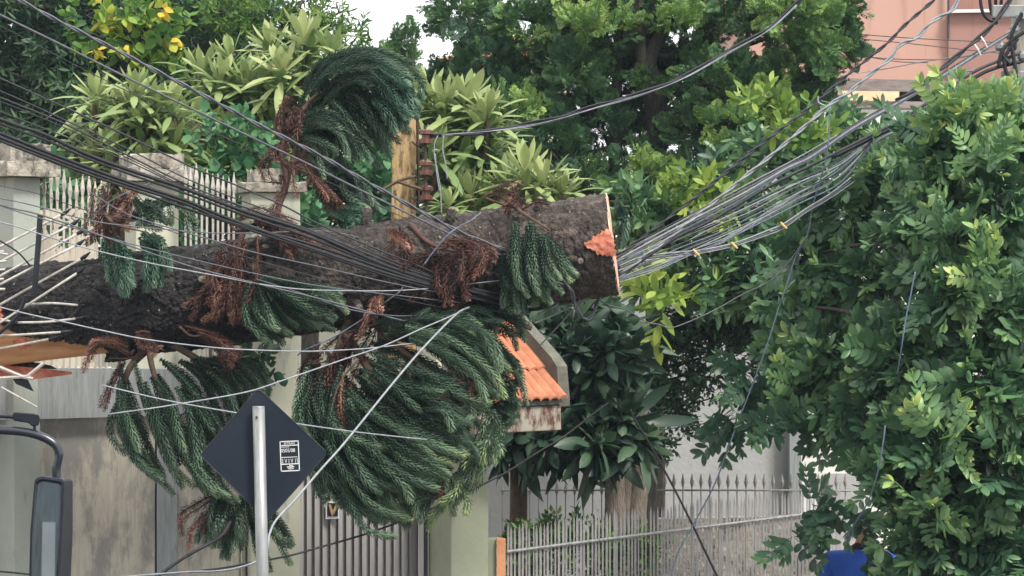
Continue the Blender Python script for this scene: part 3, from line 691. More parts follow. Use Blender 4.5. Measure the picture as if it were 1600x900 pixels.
# long splinter hanging under the broken end
mb = MB(); Ys = 18.25
top = [(-300, 560), (-40, 567), (60, 575), (112, 581)]; bot = [(112, 585), (50, 593), (-40, 590), (-300, 590)]
mb.prism([P(x, y, Ys) for x, y in top + bot], [P(x, y, Ys + .16) for x, y in top + bot]); mb.build('splinter', M['redwood'], tree)
mb = MB(); top = [(-300, 545), (-20, 552), (80, 571), (90, 577)]; bot = [(20, 574), (-300, 566)]
mb.prism([P(x, y, Ys + .05) for x, y in top + bot], [P(x, y, Ys + .2) for x, y in top + bot]); mb.build('splinter', M['treebark'], tree)

for (px_, a_d, ln_, rr_) in ((255, 70, .10, .03), (430, 35, .06, .028), (585, 80, .09, .03), (715, 55, .07, .026), (850, 60, .05, .024), (235, -42, .07, .03), (560, -35, .08, .03), (900, -20, .03, .022), (330, 10, .04, .03)):
    s0_ = s_of(px_); a0_ = D(a_d); rim = []; p0_ = logpt(s0_, a0_, rad(s0_) - .03); p1_ = logpt(s0_ + .03, a0_ + .1, rad(s0_) + ln_)
    sb = MB().tube([p0_, (p0_ + p1_) / 2 + (0, 0, .004), p1_], [rr_ * 1.5, rr_ * 1.05, rr_], 9).build('branch_stub', M['bark'], tree, True)
    MB().tube([p1_, p1_ + (p1_ - p0_) * .06, p1_ + (p1_ - p0_) * .14], [rr_ * .9, rr_ * .6, rr_ * .1], 7).build('torn_end', M['palmbark'], sb)
# boughs: every bough has a woody limb and rope-like branchlets clothed in needles
def rope_mesh(cl, rng, nl=.034, step=.0185, k=8, width=.0105, core=.007, t0=.3, dead=False):
    """needles along a centre line (n,3) in metres"""
    if dead: step *= .7; width *= .62
    seg = np.linalg.norm(np.diff(cl, axis=0), axis=1); cum = np.concatenate([[0], np.cumsum(seg)]); T = cum[-1]
    n = max(6, int(T / step)); u = np.linspace(0, T, n)
    p = np.stack([np.interp(u, cum, cl[:, i]) for i in range(3)], 1)
    t = norm(np.gradient(p, axis=0)); ref = np.array([.13, .9, .41]); a = norm(np.cross(t, ref)); b = np.cross(t, a)
    ph = rng.uniform(0, 6.28) + np.arange(n) * math.pi / k; ang = ph[:, None] + np.arange(k)[None] * 2 * math.pi / k + rng.normal(0, .10, (n, k))
    rd = np.cos(ang)[..., None] * a[:, None] + np.sin(ang)[..., None] * b[:, None]
    tg = np.cross(t[:, None], rd)
    prof = np.minimum(1, .62 + 3 * (1 - u / T)) * np.minimum(1, .5 + 2.5 * u / T); lean = .72 if not dead else .95
    ln = nl * prof[:, None] * rng.uniform(.88, 1.1, (n, k))
    if dead: ln *= .7; rd = rd + rng.normal(0, .25, rd.shape)
    base = p[:, None] + rd * core * .7
    mid = base + rd * (ln * .60 * lean)[..., None] + t[:, None] * (ln * .30)[..., None]
    tip = base + rd * (ln * 1.0 * lean)[..., None] + t[:, None] * (ln * .85)[..., None]
    w = width * (.8 + .4 * rng.rand(n, k))[..., None]
    V = np.stack([base, mid - tg * w * .5, tip, mid + tg * w * .5], 2).reshape(-1, 3)
    FA = (np.arange(n * k) * 4)[:, None] + np.array([0, 1, 2, 3])[None]
    tt = (t0 + .34 * (u / T) ** 3)[:, None] + rng.normal(0, .05, (n, k))
    # core: three-sided stem
    cr_ = core * (1 - .6 * u / T); C = np.concatenate([p + a * cr_[:, None], p - a * cr_[:, None] * .5 + b * cr_[:, None] * .87, p - a * cr_[:, None] * .5 - b * cr_[:, None] * .87])
    i0 = np.arange(n - 1); fc = np.concatenate([np.stack([i0 + n * x, i0 + 1 + n * x, i0 + 1 + n * y, i0 + n * y], 1) for x, y in ((0, 1), (1, 2), (2, 0))])
    return np.vstack([V, C]), np.vstack([FA, fc + len(V)]), np.concatenate([tt.ravel(), np.full(len(fc), t0 - .1)])

def bough(guides, n, Y, dY, m, limb=None, rng=None, t0=.33, nl=.034, lr=.03, s0=(0, .35), s1=(.6, 1.05), jit=7, dead=False, lm='twig', k=9, sag=0, label=None):
    """guides: neighbouring ropes as 3-4 picture points each (from the limb to the tip); ropes are interpolated between them"""
    rng = rng or np.random.RandomState(int(guides[0][0][0] * 7 + guides[0][0][1]) % 9999)
    G = [spline([(*p, 0) for p in g], 8)[:, :2] for g in guides]
    mnn = 28; G = [np.stack([np.interp(np.linspace(0, 1, mnn), np.linspace(0, 1, len(g)), g[:, i]) for i in (0, 1)], 1) for g in G]
    Vs, Fs, Ts = [], [], []; nv = 0
    for i in range(n):
        u = rng.uniform(0, len(G) - 1); j = min(int(u), len(G) - 2) if len(G) > 1 else 0; f = u - j
        c = G[j] * (1 - f) + G[j + 1] * f if len(G) > 1 else G[0].copy()
        lo, hi = rng.uniform(*s0), rng.uniform(*s1); w = np.linspace(lo, hi, 16); c = np.stack([np.interp(w, np.linspace(0, 1, mnn), c[:, q_]) if True else 0 for q_ in (0, 1)], 1)
        if hi > 1: c[-1] += (c[-1] - c[-2]) * .5
        tw = np.linspace(0, 1, 16); amp = rng.normal(0, jit, 2); c = c + np.outer(np.sin(tw * math.pi) * .6 + tw * .7, amp) + rng.normal(0, jit * .45, 2)
        c[:, 0] += jit * .5 * np.sin(tw * 5 + rng.uniform(0, 6)); hk = rng.normal(.25, .8) * jit * 1.5; dd = c[-1] - c[0]; dd = dd / (np.linalg.norm(dd) + 1e-6); c = c + np.outer(tw ** 3 * hk, (dd[1], -dd[0]))
        
        yb = Y + rng.uniform(-dY, dY); bow = -rng.uniform(.02, .16) * np.sin(tw * math.pi * .8)
        cl = np.array([P(a[0], a[1], yb + b_) for a, b_ in zip(c, bow)])
        V, FA, T = rope_mesh(cl, rng, nl=nl * rng.uniform(1.05, 1.35), t0=t0 + rng.normal(0, .12), dead=dead, k=k)
        Vs.append(V); Fs.append(FA + nv); Ts.append(T); nv += len(V)
    if limb:
        lb = MB()
        for L_ in limb:
            pts = spline([P(*p) for p in L_], 6); lb.tube(pts, np.linspace(lr, lr * .35, len(pts)), 7)
        par = lb.build('branch', M[lm], tree, True)
    else:
        g0 = G[0]; lb = MB(); st = [P(*G[int(i_)][0], Y) for i_ in np.linspace(0, len(G) - 1, max(2, len(G)))]
        pts = spline(st if len(st) > 2 else [st[0], (st[0] + st[-1]) / 2 + (0, 0, .01), st[-1]], 4); lb.tube(pts, np.linspace(lr, lr * .5, len(pts)), 6); par = lb.build('branch', M[lm], tree, True)
    if label: par['label'] = label
    mesh('foliage', np.vstack(Vs), np.vstack(Fs), M[m], par, tint=np.clip(np.concatenate(Ts), 0, 1))
    return par

# big hanging bough in the middle
bough([[(600, 500), (690, 488), (755, 510), (790, 560)], [(640, 505), (715, 510), (765, 550), (785, 600)], [(600, 520), (680, 545), (740, 590), (772, 632)], [(560, 540), (640, 570), (710, 620), (750, 668)], [(530, 560), (600, 600), (680, 660), (735, 705)],
       [(515, 590), (570, 650), (640, 705), (705, 740)], [(505, 610), (545, 690), (610, 750), (680, 780)], [(498, 620), (525, 710), (580, 785), (665, 815)], [(495, 640), (508, 720), (545, 790), (600, 826)]],
      112, 17.75, .34, 'needle', limb=[[(560, 470, 18.1), (530, 540, 17.9), (510, 640, 17.8), (530, 720, 17.8)], [(560, 470, 18.1), (620, 540, 17.8), (700, 600, 17.7)], [(540, 520, 17.9), (600, 620, 17.8), (640, 720, 17.7)]], jit=11, s0=(0, .45), s1=(.5, 1.04), t0=.42, nl=.036, label='large bushy green bough hanging in front of the gate')
bough([[(560, 560), (640, 570), (700, 600), (745, 640)], [(530, 600), (600, 640), (670, 680), (720, 715)], [(515, 650), (570, 710), (620, 750), (670, 775)]], 30, 17.45, .12, 'needle', jit=14, s0=(.2, .65), s1=(.85, 1.05), t0=.48, nl=.04, lr=.008)
bough([[(600, 640), (620, 700), (640, 760), (668, 812)], [(560, 640), (580, 700), (600, 770), (632, 826)], [(530, 640), (545, 710), (570, 780), (598, 826)], [(505, 650), (520, 720), (540, 780), (562, 815)]], 30, 17.7, .2, 'needle', jit=9, t0=.46, nl=.037, s0=(0, .4), s1=(.7, 1.03), lr=.008)
bough([[(520, 560), (560, 600), (610, 650), (650, 690)], [(510, 600), (540, 650), (590, 700), (630, 740)], [(560, 530), (620, 560), (680, 610), (720, 650)]], 34, 18.05, .15, 'needle', jit=14, t0=.3, nl=.036, s0=(0, .4), s1=(.6, 1.0), lr=.008)
bough([[(540, 520), (600, 515), (660, 520), (700, 550)], [(600, 505), (660, 495), (720, 500), (770, 540)], [(590, 530), (650, 530), (710, 550), (750, 590)]], 26, 17.8, .2, 'needle', jit=8, t0=.36, nl=.034, s0=(0, .4), s1=(.6, 1.0), lr=.008)
bough([[(505, 560), (500, 640), (520, 720), (560, 800)], [(480, 570), (470, 650), (485, 720), (505, 770)], [(540, 560), (530, 650), (550, 740), (600, 810)]], 30, 17.8, .25, 'needle', jit=8, t0=.34, nl=.032, lr=.008)
bough([[(765, 600), (778, 650), (750, 700)], [(740, 690), (735, 730), (700, 790)], [(690, 720), (690, 770), (650, 820)]], 26, 17.6, .15, 'needle', jit=9, t0=.62, nl=.036, s0=(.2, .6), s1=(.7, 1.05), lr=.006)
# dark loose sprays over the canopy
bough([[(700, 490), (760, 482), (810, 500), (838, 525)], [(690, 500), (750, 500), (800, 530), (812, 570)], [(690, 510), (740, 530), (790, 560), (800, 610)], [(690, 520), (735, 560), (770, 600), (790, 650)], [(720, 560), (750, 620), (770, 650), (760, 680)]],
      27, 17.95, .14, 'needle', limb=[[(690, 470, 18.1), (760, 482, 18.0), (830, 515, 17.95)]], jit=9, t0=.3, nl=.026, label='dark sparse bough drooping over the orange tiles')
bough([[(790, 560), (810, 570), (815, 590)], [(775, 600), (800, 620), (790, 645)], [(760, 640), (790, 660), (770, 690)]], 12, 17.85, .1, 'needle', jit=6, t0=.36, nl=.028, lr=.006)
# left hanging bough
bough([[(340, 560), (400, 565), (430, 600), (395, 640)], [(290, 560), (350, 580), (380, 630), (350, 690)], [(250, 555), (300, 600), (330, 680), (335, 760)], [(215, 550), (245, 620), (270, 700), (310, 772)], [(195, 560), (200, 640), (225, 710), (262, 765)], [(185, 580), (178, 650), (190, 700), (208, 735)]],
      56, 18.0, .26, 'needle', limb=[[(240, 500, 18.15), (235, 560, 18.0), (260, 640, 17.95)], [(240, 520, 18.1), (320, 570, 18.0), (370, 620, 17.95)], [(235, 540, 18.1), (200, 580, 18), (190, 640, 17.95)]], jit=7, t0=.36, nl=.032, label='green bough hanging left of the traffic sign')
bough([[(300, 640), (320, 700), (345, 750), (385, 775)], [(280, 650), (290, 720), (320, 765), (350, 790)], [(330, 620), (360, 680), (380, 720), (400, 760)]], 16, 17.9, .15, 'needle', jit=7, t0=.42, nl=.028, lr=.006)
# lowest bough behind the sign post
bough([[(345, 765), (330, 800), (322, 850)], [(355, 765), (360, 820), (350, 872)], [(370, 765), (385, 820), (380, 885)], [(385, 770), (420, 830), (440, 890)], [(395, 770), (440, 810), (475, 840)]], 42, 18.0, .14, 'needle', limb=[[(330, 700, 17.95), (350, 760, 18.0), (400, 800, 18.0)]], jit=6, t0=.34, nl=.027, lr=.014, label='lowest green tuft behind the sign post')
bough([[(350, 770), (310, 785), (283, 800), (282, 828)], [(350, 772), (325, 800), (300, 830), (292, 860)], [(352, 775), (340, 810), (330, 840)], [(360, 775), (362, 820), (350, 850)]], 10, 17.95, .08, 'needle_dead', jit=4, t0=.28, nl=.024, dead=True, lr=.006, s0=(0, .1))
# tall bough rising above the trunk, drooping right
bough([[(470, 170), (500, 95), (570, 85), (640, 110)], [(470, 175), (510, 110), (590, 95), (652, 130)], [(480, 180), (530, 120), (600, 120), (650, 165)], [(500, 170), (560, 130), (600, 160), (632, 200)], [(520, 165), (560, 160), (590, 200), (612, 235)], [(500, 150), (530, 160), (560, 200), (590, 230)]],
      44, 18.7, .24, 'needle', limb=[[(430, 390, 18.3), (434, 330, 18.38), (448, 285, 18.4), (440, 240, 18.42), (458, 195, 18.5), (500, 145, 18.6), (580, 110, 18.7), (630, 120, 18.7)]], jit=7, t0=.36, nl=.034, lr=.024, lm='redtwig', s0=(0, .4), label='tall green bough arching above the trunk and drooping right')
bough([[(560, 110), (600, 140), (625, 175)], [(600, 100), (635, 130), (640, 180)], [(580, 140), (600, 180), (628, 215)], [(610, 110), (648, 130), (645, 160)]], 34, 18.5, .2, 'needle_blue', jit=7, t0=.38, nl=.036, lr=.006, s0=(0, .3))
bough([[(520, 125), (495, 140), (480, 175)], [(500, 150), (505, 175), (500, 205)], [(520, 150), (530, 180), (528, 210)], [(545, 150), (560, 180), (552, 215)]], 18, 18.75, .15, 'needle', jit=5, t0=.24, nl=.026, lr=.006)
# second tier on the same side
bough([[(455, 210), (500, 178), (540, 200), (560, 250)], [(455, 215), (490, 200), (520, 215), (530, 265)], [(460, 220), (480, 215), (500, 240), (500, 275)], [(500, 190), (550, 195), (590, 225), (610, 250)]], 30, 18.6, .2, 'needle', limb=[[(445, 300, 18.4), (470, 220, 18.5), (540, 190, 18.6)]], jit=5, t0=.33, nl=.03, lr=.018, lm='redtwig')
bough([[(520, 240), (560, 250), (590, 300), (600, 340)], [(500, 260), (530, 290), (560, 320), (575, 355)], [(480, 250), (500, 290), (520, 320), (540, 345)]], 26, 18.65, .2, 'needle', jit=7, t0=.32, nl=.03, lr=.012)
bough([[(520, 330), (560, 325), (575, 345)], [(520, 330), (560, 340), (572, 362)], [(520, 332), (548, 350), (555, 366)], [(520, 332), (535, 350), (538, 364)]], 16, 18.3, .1, 'needle_blue', jit=4, t0=.5, nl=.028, lr=.008)
# bough in front of the trunk, middle left
bough([[(400, 425), (460, 440), (520, 450), (545, 480)], [(400, 430), (450, 460), (500, 490), (535, 512)], [(400, 430), (430, 470), (460, 500), (500, 525)], [(400, 430), (410, 470), (420, 510), (440, 540)], [(390, 430), (385, 470), (395, 500), (420, 525)]],
      34, 17.7, .14, 'needle', limb=[[(400, 400, 18.0), (400, 430, 17.8), (450, 460, 17.7)]], jit=5, t0=.38, nl=.032, lr=.02, label='green bough lying against the middle of the trunk')
# small blue-green tuft on the left of the trunk
bough([[(160, 365), (165, 400), (178, 468)], [(180, 370), (190, 410), (195, 455)], [(200, 365), (215, 400), (215, 465)], [(225, 360), (240, 400), (238, 460)], [(230, 360), (252, 385), (258, 440)]], 22, 17.75, .1, 'needle_blue', limb=[[(160, 330, 18.0), (180, 350, 17.8), (225, 362, 17.75)]], jit=4, t0=.5, nl=.032, lr=.014, label='small blue-green tuft on the left part of the trunk')
bough([[(200, 310), (215, 330), (210, 355)], [(215, 300), (235, 325), (240, 350)], [(180, 360), (220, 345), (250, 370)], [(205, 300), (195, 330), (200, 360)], [(240, 330), (270, 310), (285, 330)], [(270, 310), (300, 330), (300, 370)]], 22, 18.1, .15, 'needle', jit=6, t0=.4, nl=.03, lr=.006)
# ropes hanging on the right end of the trunk
bough([[(800, 345), (798, 380), (800, 430), (812, 470)], [(815, 345), (820, 390), (822, 430), (836, 475)], [(830, 345), (838, 390), (842, 430), (858, 470)], [(845, 350), (858, 385), (868, 415), (880, 440)], [(860, 375), (875, 395), (888, 418), (898, 436)]],
      26, 17.62, .10, 'needle', limb=[[(800, 320, 17.9), (820, 335, 17.68), (860, 360, 17.62)]], jit=4, t0=.44, nl=.031, lr=.016, s0=(0, .25), s1=(.75, 1.03), label='green ropes of foliage hanging over the sawn end of the trunk')
bough([[(790, 380), (785, 430), (790, 480)], [(800, 420), (806, 450), (805, 490)], [(822, 430), (840, 460), (862, 486)]], 12, 17.7, .08, 'needle', jit=4, t0=.3, nl=.028, lr=.006)
bough([[(962, 315), (975, 335), (975, 388)], [(960, 330), (968, 350), (966, 385)]], 6, 18.45, .06, 'needle_blue', jit=3, t0=.45, nl=.03, lr=.006)
# dead brown boughs
dead = dict(m='needle_dead', dead=True, lm='redtwig')
bough([[(160, 260), (150, 320), (130, 370)], [(190, 290), (165, 330), (150, 380)], [(210, 300), (200, 340), (160, 375)], [(150, 280), (140, 300), (155, 340)]], 11, 18.0, .15, limb=[[(170, 400, 18.1), (165, 340, 18.0), (160, 290, 18.0)]], jit=6, t0=.42, nl=.03, lr=.02, **dead)
bough([[(185, 300), (205, 290), (195, 330)], [(165, 350), (200, 345), (190, 370)]], 4, 17.9, .08, jit=4, t0=.8, nl=.026, lr=.006, **dead)
bough([[(350, 365), (330, 400), (300, 440), (285, 490)], [(365, 370), (350, 420), (330, 460), (310, 500)], [(380, 370), (370, 430), (360, 470), (330, 505)], [(400, 375), (390, 440), (370, 480), (350, 510)], [(420, 400), (410, 450), (395, 480), (390, 515)]], 28, 17.8, .14, limb=[[(380, 360, 18.0), (370, 400, 17.8), (350, 450, 17.8)]], jit=8, t0=.46, nl=.03, lr=.022, label='dead brown bough hanging on the left half of the trunk', **dead)
bough([[(360, 350), (400, 330), (450, 350), (480, 400)], [(370, 360), (420, 360), (450, 390), (460, 430)], [(400, 350), (440, 370), (500, 380), (540, 400)]], 16, 17.95, .12, jit=7, t0=.34, nl=.03, lr=.014, **dead)
bough([[(610, 350), (625, 375), (650, 400)], [(690, 400), (650, 405), (630, 440), (625, 490)], [(720, 390), (690, 400), (670, 440), (665, 490)], [(740, 395), (720, 420), (700, 450), (700, 500)], [(770, 400), (750, 430), (730, 460), (740, 500)]], 27, 17.8, .15, limb=[[(640, 350, 17.95), (680, 385, 17.8), (760, 400, 17.75)]], jit=8, t0=.36, nl=.03, lr=.018, label='dead brown bough in front of the right half of the trunk', **dead)
bough([[(690, 375), (740, 370), (770, 390), (755, 430)], [(700, 385), (730, 385), (745, 410), (740, 445)], [(680, 390), (700, 380), (730, 375)]], 12, 17.6, .08, jit=6, t0=.5, nl=.026, lr=.012, **dead)
bough([[(606, 352), (622, 372), (636, 388)]], 3, 17.62, .02, jit=2, t0=.85, nl=.03, lr=.008, **dead)
bough([[(770, 300), (800, 290), (820, 320)], [(760, 310), (800, 300), (790, 340)], [(830, 330), (800, 310), (780, 330)], [(880, 325), (850, 315), (820, 335)]], 9, 17.95, .1, jit=4, t0=.36, nl=.024, lr=.012, **dead)
bough([[(450, 150), (435, 170), (430, 210)], [(440, 170), (470, 180), (465, 220)], [(430, 200), (455, 200), (450, 240)], [(450, 230), (420, 250), (425, 290)], [(415, 240), (440, 250), (480, 270), (490, 300)]], 16, 18.5, .12, jit=6, t0=.4, nl=.028, lr=.02, **dead)
bough([[(440, 260), (435, 300), (430, 340)], [(470, 250), (490, 290), (520, 330)], [(480, 260), (520, 300), (560, 360)]], 9, 18.45, .1, jit=5, t0=.42, nl=.026, lr=.022, **dead)
bough([[(560, 490), (540, 520), (515, 570), (500, 640)], [(590, 480), (575, 520), (540, 580), (520, 660)], [(530, 520), (505, 560), (480, 620), (470, 690)], [(500, 520), (480, 560), (470, 600), (468, 640)]], 24, 17.95, .16, limb=[[(580, 470, 18.0), (550, 540, 17.95), (515, 640, 17.9)]], jit=9, t0=.36, nl=.03, lr=.024, label='dead red-brown limb hanging between the pillar and the green bough', **dead)
bough([[(585, 450), (580, 480), (560, 530)], [(600, 460), (590, 480), (575, 500)]], 5, 17.6, .05, jit=4, t0=.85, nl=.024, lr=.01, **dead)
bough([[(540, 560), (530, 620), (533, 665), (532, 680)]], 3, 17.6, .03, jit=2, t0=.8, nl=.022, lr=.01, **dead)
bough([[(210, 548), (180, 530), (150, 535), (134, 575)], [(205, 555), (170, 540), (140, 550), (130, 580)]], 6, 17.8, .05, jit=2, t0=.62, nl=.026, lr=.012, **dead)
bough([[(170, 560), (160, 600), (150, 640)], [(200, 560), (175, 600), (160, 640)], [(230, 550), (228, 510), (232, 480)]], 4, 18.0, .06, jit=3, t0=.4, nl=.022, lr=.006, **dead)
bough([[(280, 510), (320, 520), (350, 530), (375, 560)], [(300, 525), (340, 540), (360, 560), (370, 580)], [(330, 520), (350, 540), (380, 550)]], 12, 17.75, .08, jit=5, t0=.72, nl=.024, lr=.01, label='reddest dead sprigs under the trunk', **dead)
bough([[(235, 520), (260, 545), (250, 560)], [(210, 520), (215, 535), (240, 545)]], 4, 17.8, .06, jit=4, t0=.6, nl=.024, lr=.008, **dead)
bough([[(690, 735), (686, 760), (692, 785)]], 2, 17.5, .02, jit=1, t0=.5, nl=.024, lr=.006, **dead)
bough([[(760, 560), (745, 580), (740, 620)], [(710, 640), (690, 650), (660, 640)]], 5, 17.5, .05, jit=5, t0=.5, nl=.022, lr=.005, **dead)

# splayed white bars of the crushed fence, in front of the broken end
cf = thing('crushed_fence', P(55, 500, 17.8), 'crushed white bars of a flattened fence splayed before the broken end of the trunk', 'fence')
bars = [((-120, 440), (95, 336)), ((-120, 470), (110, 352)), ((-120, 500), (120, 366)), ((-120, 510), (118, 384)), ((-120, 545), (126, 405)), ((-120, 580), (120, 427)), ((38, 476), (122, 477)), ((28, 504), (118, 498)), ((-100, 522), (95, 519)), ((-100, 560), (76, 530)), ((-60, 486), (20, 503))]
for (p, q) in bars:
    Yb = 17.82 + rs.uniform(-.05, .05); a, b = P(*p, Yb), P(*q, Yb + .05); mid = (a + b) / 2 + rs.normal(0, .008, 3)
    bar = MB().tube(spline([a, mid, b], 4), .0085, 6).build('bar', M['white_picket'], cf, True)
    d = (b - a) / np.linalg.norm(b - a)
    MB().tube([b, b + d * .03, b + d * .07 + (0, 0, .01)], [.010, .014, .003], 5).build('spear_tip', M['plastic'], bar)
for (p, q) in (((-60, 395), (6, 393)), ((-60, 415), (10, 408)), ((-60, 428), (8, 421)), ((-60, 440), (6, 436)), ((-60, 450), (8, 452)), ((-60, 385), (12, 398))):
    MB().tube([P(*p, 17.7), P(*q, 17.75)], .008, 5).build('bar', M['white_picket'], cf)
MB().tube(spline([P(63, 335, 17.75), P(60, 380, 17.75), P(56, 430, 17.74), P(54, 458, 17.74)], 5), .019, 6).build('rail', M['plastic'], cf)
MB().tube(spline([P(40, 462, 17.74), P(34, 480, 17.74), P(22, 500, 17.74), P(-30, 545, 17.74)], 5), .014, 6).build('rail', M['plastic'], cf)
MB().tube([P(-60, 570, 17.7), P(0, 574, 17.7), P(36, 589, 17.7), P(52, 592, 17.7)], .012, 5).build('bar', M['white_picket'], cf)
MB().tube([P(-60, 588, 17.7), P(0, 591, 17.7), P(43, 588, 17.7), P(69, 567, 17.7)], .011, 5).build('bar', M['white_picket'], cf)
MB().tube([P(2, 605, 17.7), P(58, 636, 17.7)], .006, 5).build('bar', M['white_picket'], cf)
MB().prism([P(*p, 17.72) for p in ((20, 592), (42, 590), (53, 612), (25, 600))], [P(*p, 17.74) for p in ((20, 592), (42, 590), (53, 612), (25, 600))]).build('bracket', M['plastic'], cf)

# ------------------------------------------------------------------ poles and insulators
post = thing('broken_post', P(632, 305, 20.5) * np.array([1, 1, 0]), 'ochre lichen-stained post with a jagged top above the trunk', 'post')
mb = MB(); prof = [(612, 196), (616, 188), (624, 184), (628, 190), (634, 181), (641, 183), (643, 176), (648, 176), (650, 190), (650, 560), (606, 560), (612, 300)]
mb.prism([P(x, y, 20.45) for x, y in prof], [P(x, y, 20.62) for x, y in prof]); mb.build('shaft', M['polewood'], post, bevel=.012)
mb = MB(); mb.tube([P(652, 175, 20.5), P(654, 320, 20.5)], .012, 6); mb.build('conduit', M['iron'], post)
rack = thing('insulator_rack', P(666, 340, 20.35), 'rack of three brown insulators beside the ochre post', 'insulator rack')
MB().tube([P(664, 196, 20.35), P(666, 335, 20.35)], .012, 6).build('rod', M['iron'], rack)
for y in (214, 263, 302):
    c = P(665.5, y, 20.35)
    zs = [(.055, .03), (.045, .052), (.02, .052), (.012, .03), (-.012, .03), (-.02, .05), (-.045, .05), (-.055, .025)]
    MB().tube([c + (0, 0, a) for a, _ in zs], [r for _, r in zs], 14).build('insulator', M['porcelain'], rack)
    MB().tube([c + (0, .02, -.06), c + (-.07, .06, -.06), c + (-.10, .08, -.03)], .008, 5).build('bracket', M['iron'], rack)
for pts in ([(590, 302, 20.2), (622, 283, 20.2), (650, 275, 20.2)], [(622, 284, 20.2), (640, 290, 20.2), (658, 295, 20.2)]):
    tag(MB().tube(spline([P(*p) for p in pts], 4), [.012] * (len(spline(pts, 4)) - 1) + [.004], 5).build('bare_twig', M['twig']), 'bare brown twig crossing the foot of the ochre post', 'twig', 'bare twigs at the ochre post')

pole = thing('utility_pole', (P(1606, 450, 19.2)[0], 19.2, 0), 'concrete utility pole at the right edge where all the cables meet', 'utility pole')
c = P(1606, 450, 19.2); MB().tube([(c[0], c[1], -.05), (c[0], c[1], 3), (c[0], c[1], 6.4)], [.16, .13, .10], 20).build('shaft', M['concretepole'], pole, True)
MB().box((c[0] - .08, c[1] - .14, 4.98), (.36, .06, .08)).build('crossarm', M['galv'], pole, bevel=.004)
MB().box((c[0] - .1, c[1] - .2, 4.55), (.22, .05, .06)).build('crossarm', M['galv'], pole, bevel=.004)
for (x, y, r) in ((1597, 27, .045), (1585, 45, .03), (1563, 73, .035), (1582, 72, .03), (1578, 55, .028), (1598, 88, .035), (1572, 95, .03)):
    q = P(x, y, 18.95); MB().tube([q + (0, 0, .03), q + (0, 0, .012), q - (0, 0, .012), q - (0, 0, .03)], [r * .6, r, r, r * .6], 10).build('clamp', M['galv' if y != 72 else 'plastic'], pole)
for pts in ([(1597, 20), (1580, 60), (1588, 120), (1587, 200), (1590, 260)], [(1590, 60), (1570, 90), (1575, 118), (1592, 125)], [(1600, 50), (1577, 66), (1566, 84), (1578, 100)], [(1565, 80), (1561, 98), (1562, 104)]):
    MB().tube(spline([P(x, y, 18.9) for x, y in pts], 6), .014, 6).build('drop_cable', M['wire_black'], pole)
for k, pts in enumerate(([(1530, -20), (1535, 18), (1550, 33), (1562, 20), (1566, -20)], [(1545, -20), (1548, 15), (1556, 34), (1558, 38)], [(1556, -20), (1556, 10), (1562, 30)])):
    tag(MB().tube(spline([P(x, y, 19.3) for x, y in pts], 6), .012, 6).build('cable_loop', M['wire_black']), 'slack black cable loop hanging before the pink wall beside the pole', 'cable', 'cable loops beside the pole')

# ------------------------------------------------------------------ cables
def wire(pts, px, m, label, group=None, cat='cable', name='cable', Y=None, twist=0, ties=()):
    """px: thickness in photograph pixels at that depth"""
    q = []; px = px * (1.3 if m == 'wire_black' else 1.0)
    for p in pts: q.append(P(*(p if len(p) == 3 else (*p, Y))))
    c = spline(q, 8); r = px / 2 / F * float(c[:, 1].mean())
    mb = MB()
    if twist:      # two strands laid round each other
        cum = np.concatenate([[0], np.cumsum(np.linalg.norm(np.diff(c, axis=0), axis=1))]); n = int(cum[-1] / .05) + 2; u = np.linspace(0, cum[-1], n)
        cc = np.stack([np.interp(u, cum, c[:, i]) for i in range(3)], 1); t = norm(np.gradient(cc, axis=0)); a = norm(np.cross(t, (.1, 1, .3))); b = np.cross(t, a)
        for k in (0, math.pi):
            w = u / twist * 2 * math.pi + k; mb.tube(list(cc + (a * np.cos(w)[:, None] + b * np.sin(w)[:, None]) * r * .75), r * .72, 5)
    else: mb.tube(list(c), r, 6)
    return tag(mb.build(name, M[m], smooth=True), label, cat, group)

Z0, Z1 = 16.6, 17.78          # the left sheaf comes from nearer the camera and ends under the trunk
def LW(pts):                  # give a left-hand wire its depth: nearer at the left edge
    return [(x, y, Z0 + (Z1 - Z0) * min(1, max(-.6, x / 780.0)) - (.0 if x < 640 else 0)) for x, y in pts]
up_ = 'upper'
wire(LW([(-260, -155), (-100, -68), (30, 0), (80, 27), (160, 67), (247, 112), (320, 150), (400, 193), (500, 243), (600, 299), (720, 363), (800, 395), (847, 423)]) + [(877, 437, 17.75), (893, 455, 17.78), (898, 475, 17.9), (908, 495, 17.95), (918, 499, 18.0), (927, 490, 18.1), (935, 468, 18.25), (950, 440, 18.4)], 5.0, 'wire_grey', 'twisted topmost cable from the upper left, ending in a slack loop under the sawn end', twist=.35)
wire(LW([(-260, -110), (-120, -37), (0, 23), (100, 72), (200, 122), (300, 170), (400, 218), (483, 257), (567, 299), (633, 331), (700, 364), (790, 402), (850, 432), (880, 445)]), 3.6, 'wire_grey', 'single glossy cable running just below the twisted topmost cable')
wire(LW([(-200, -60), (0, 40), (130, 108), (280, 182), (400, 236), (467, 264), (547, 300), (633, 341), (677, 362), (770, 410)]), 1.3, 'wire_dark', 'hair-thin dark wire third from the top on the left')
gB = 'thin dark wires of the left sheaf'; lB = 'thin dark wire of the sheaf at the left, above the heavy black cables'
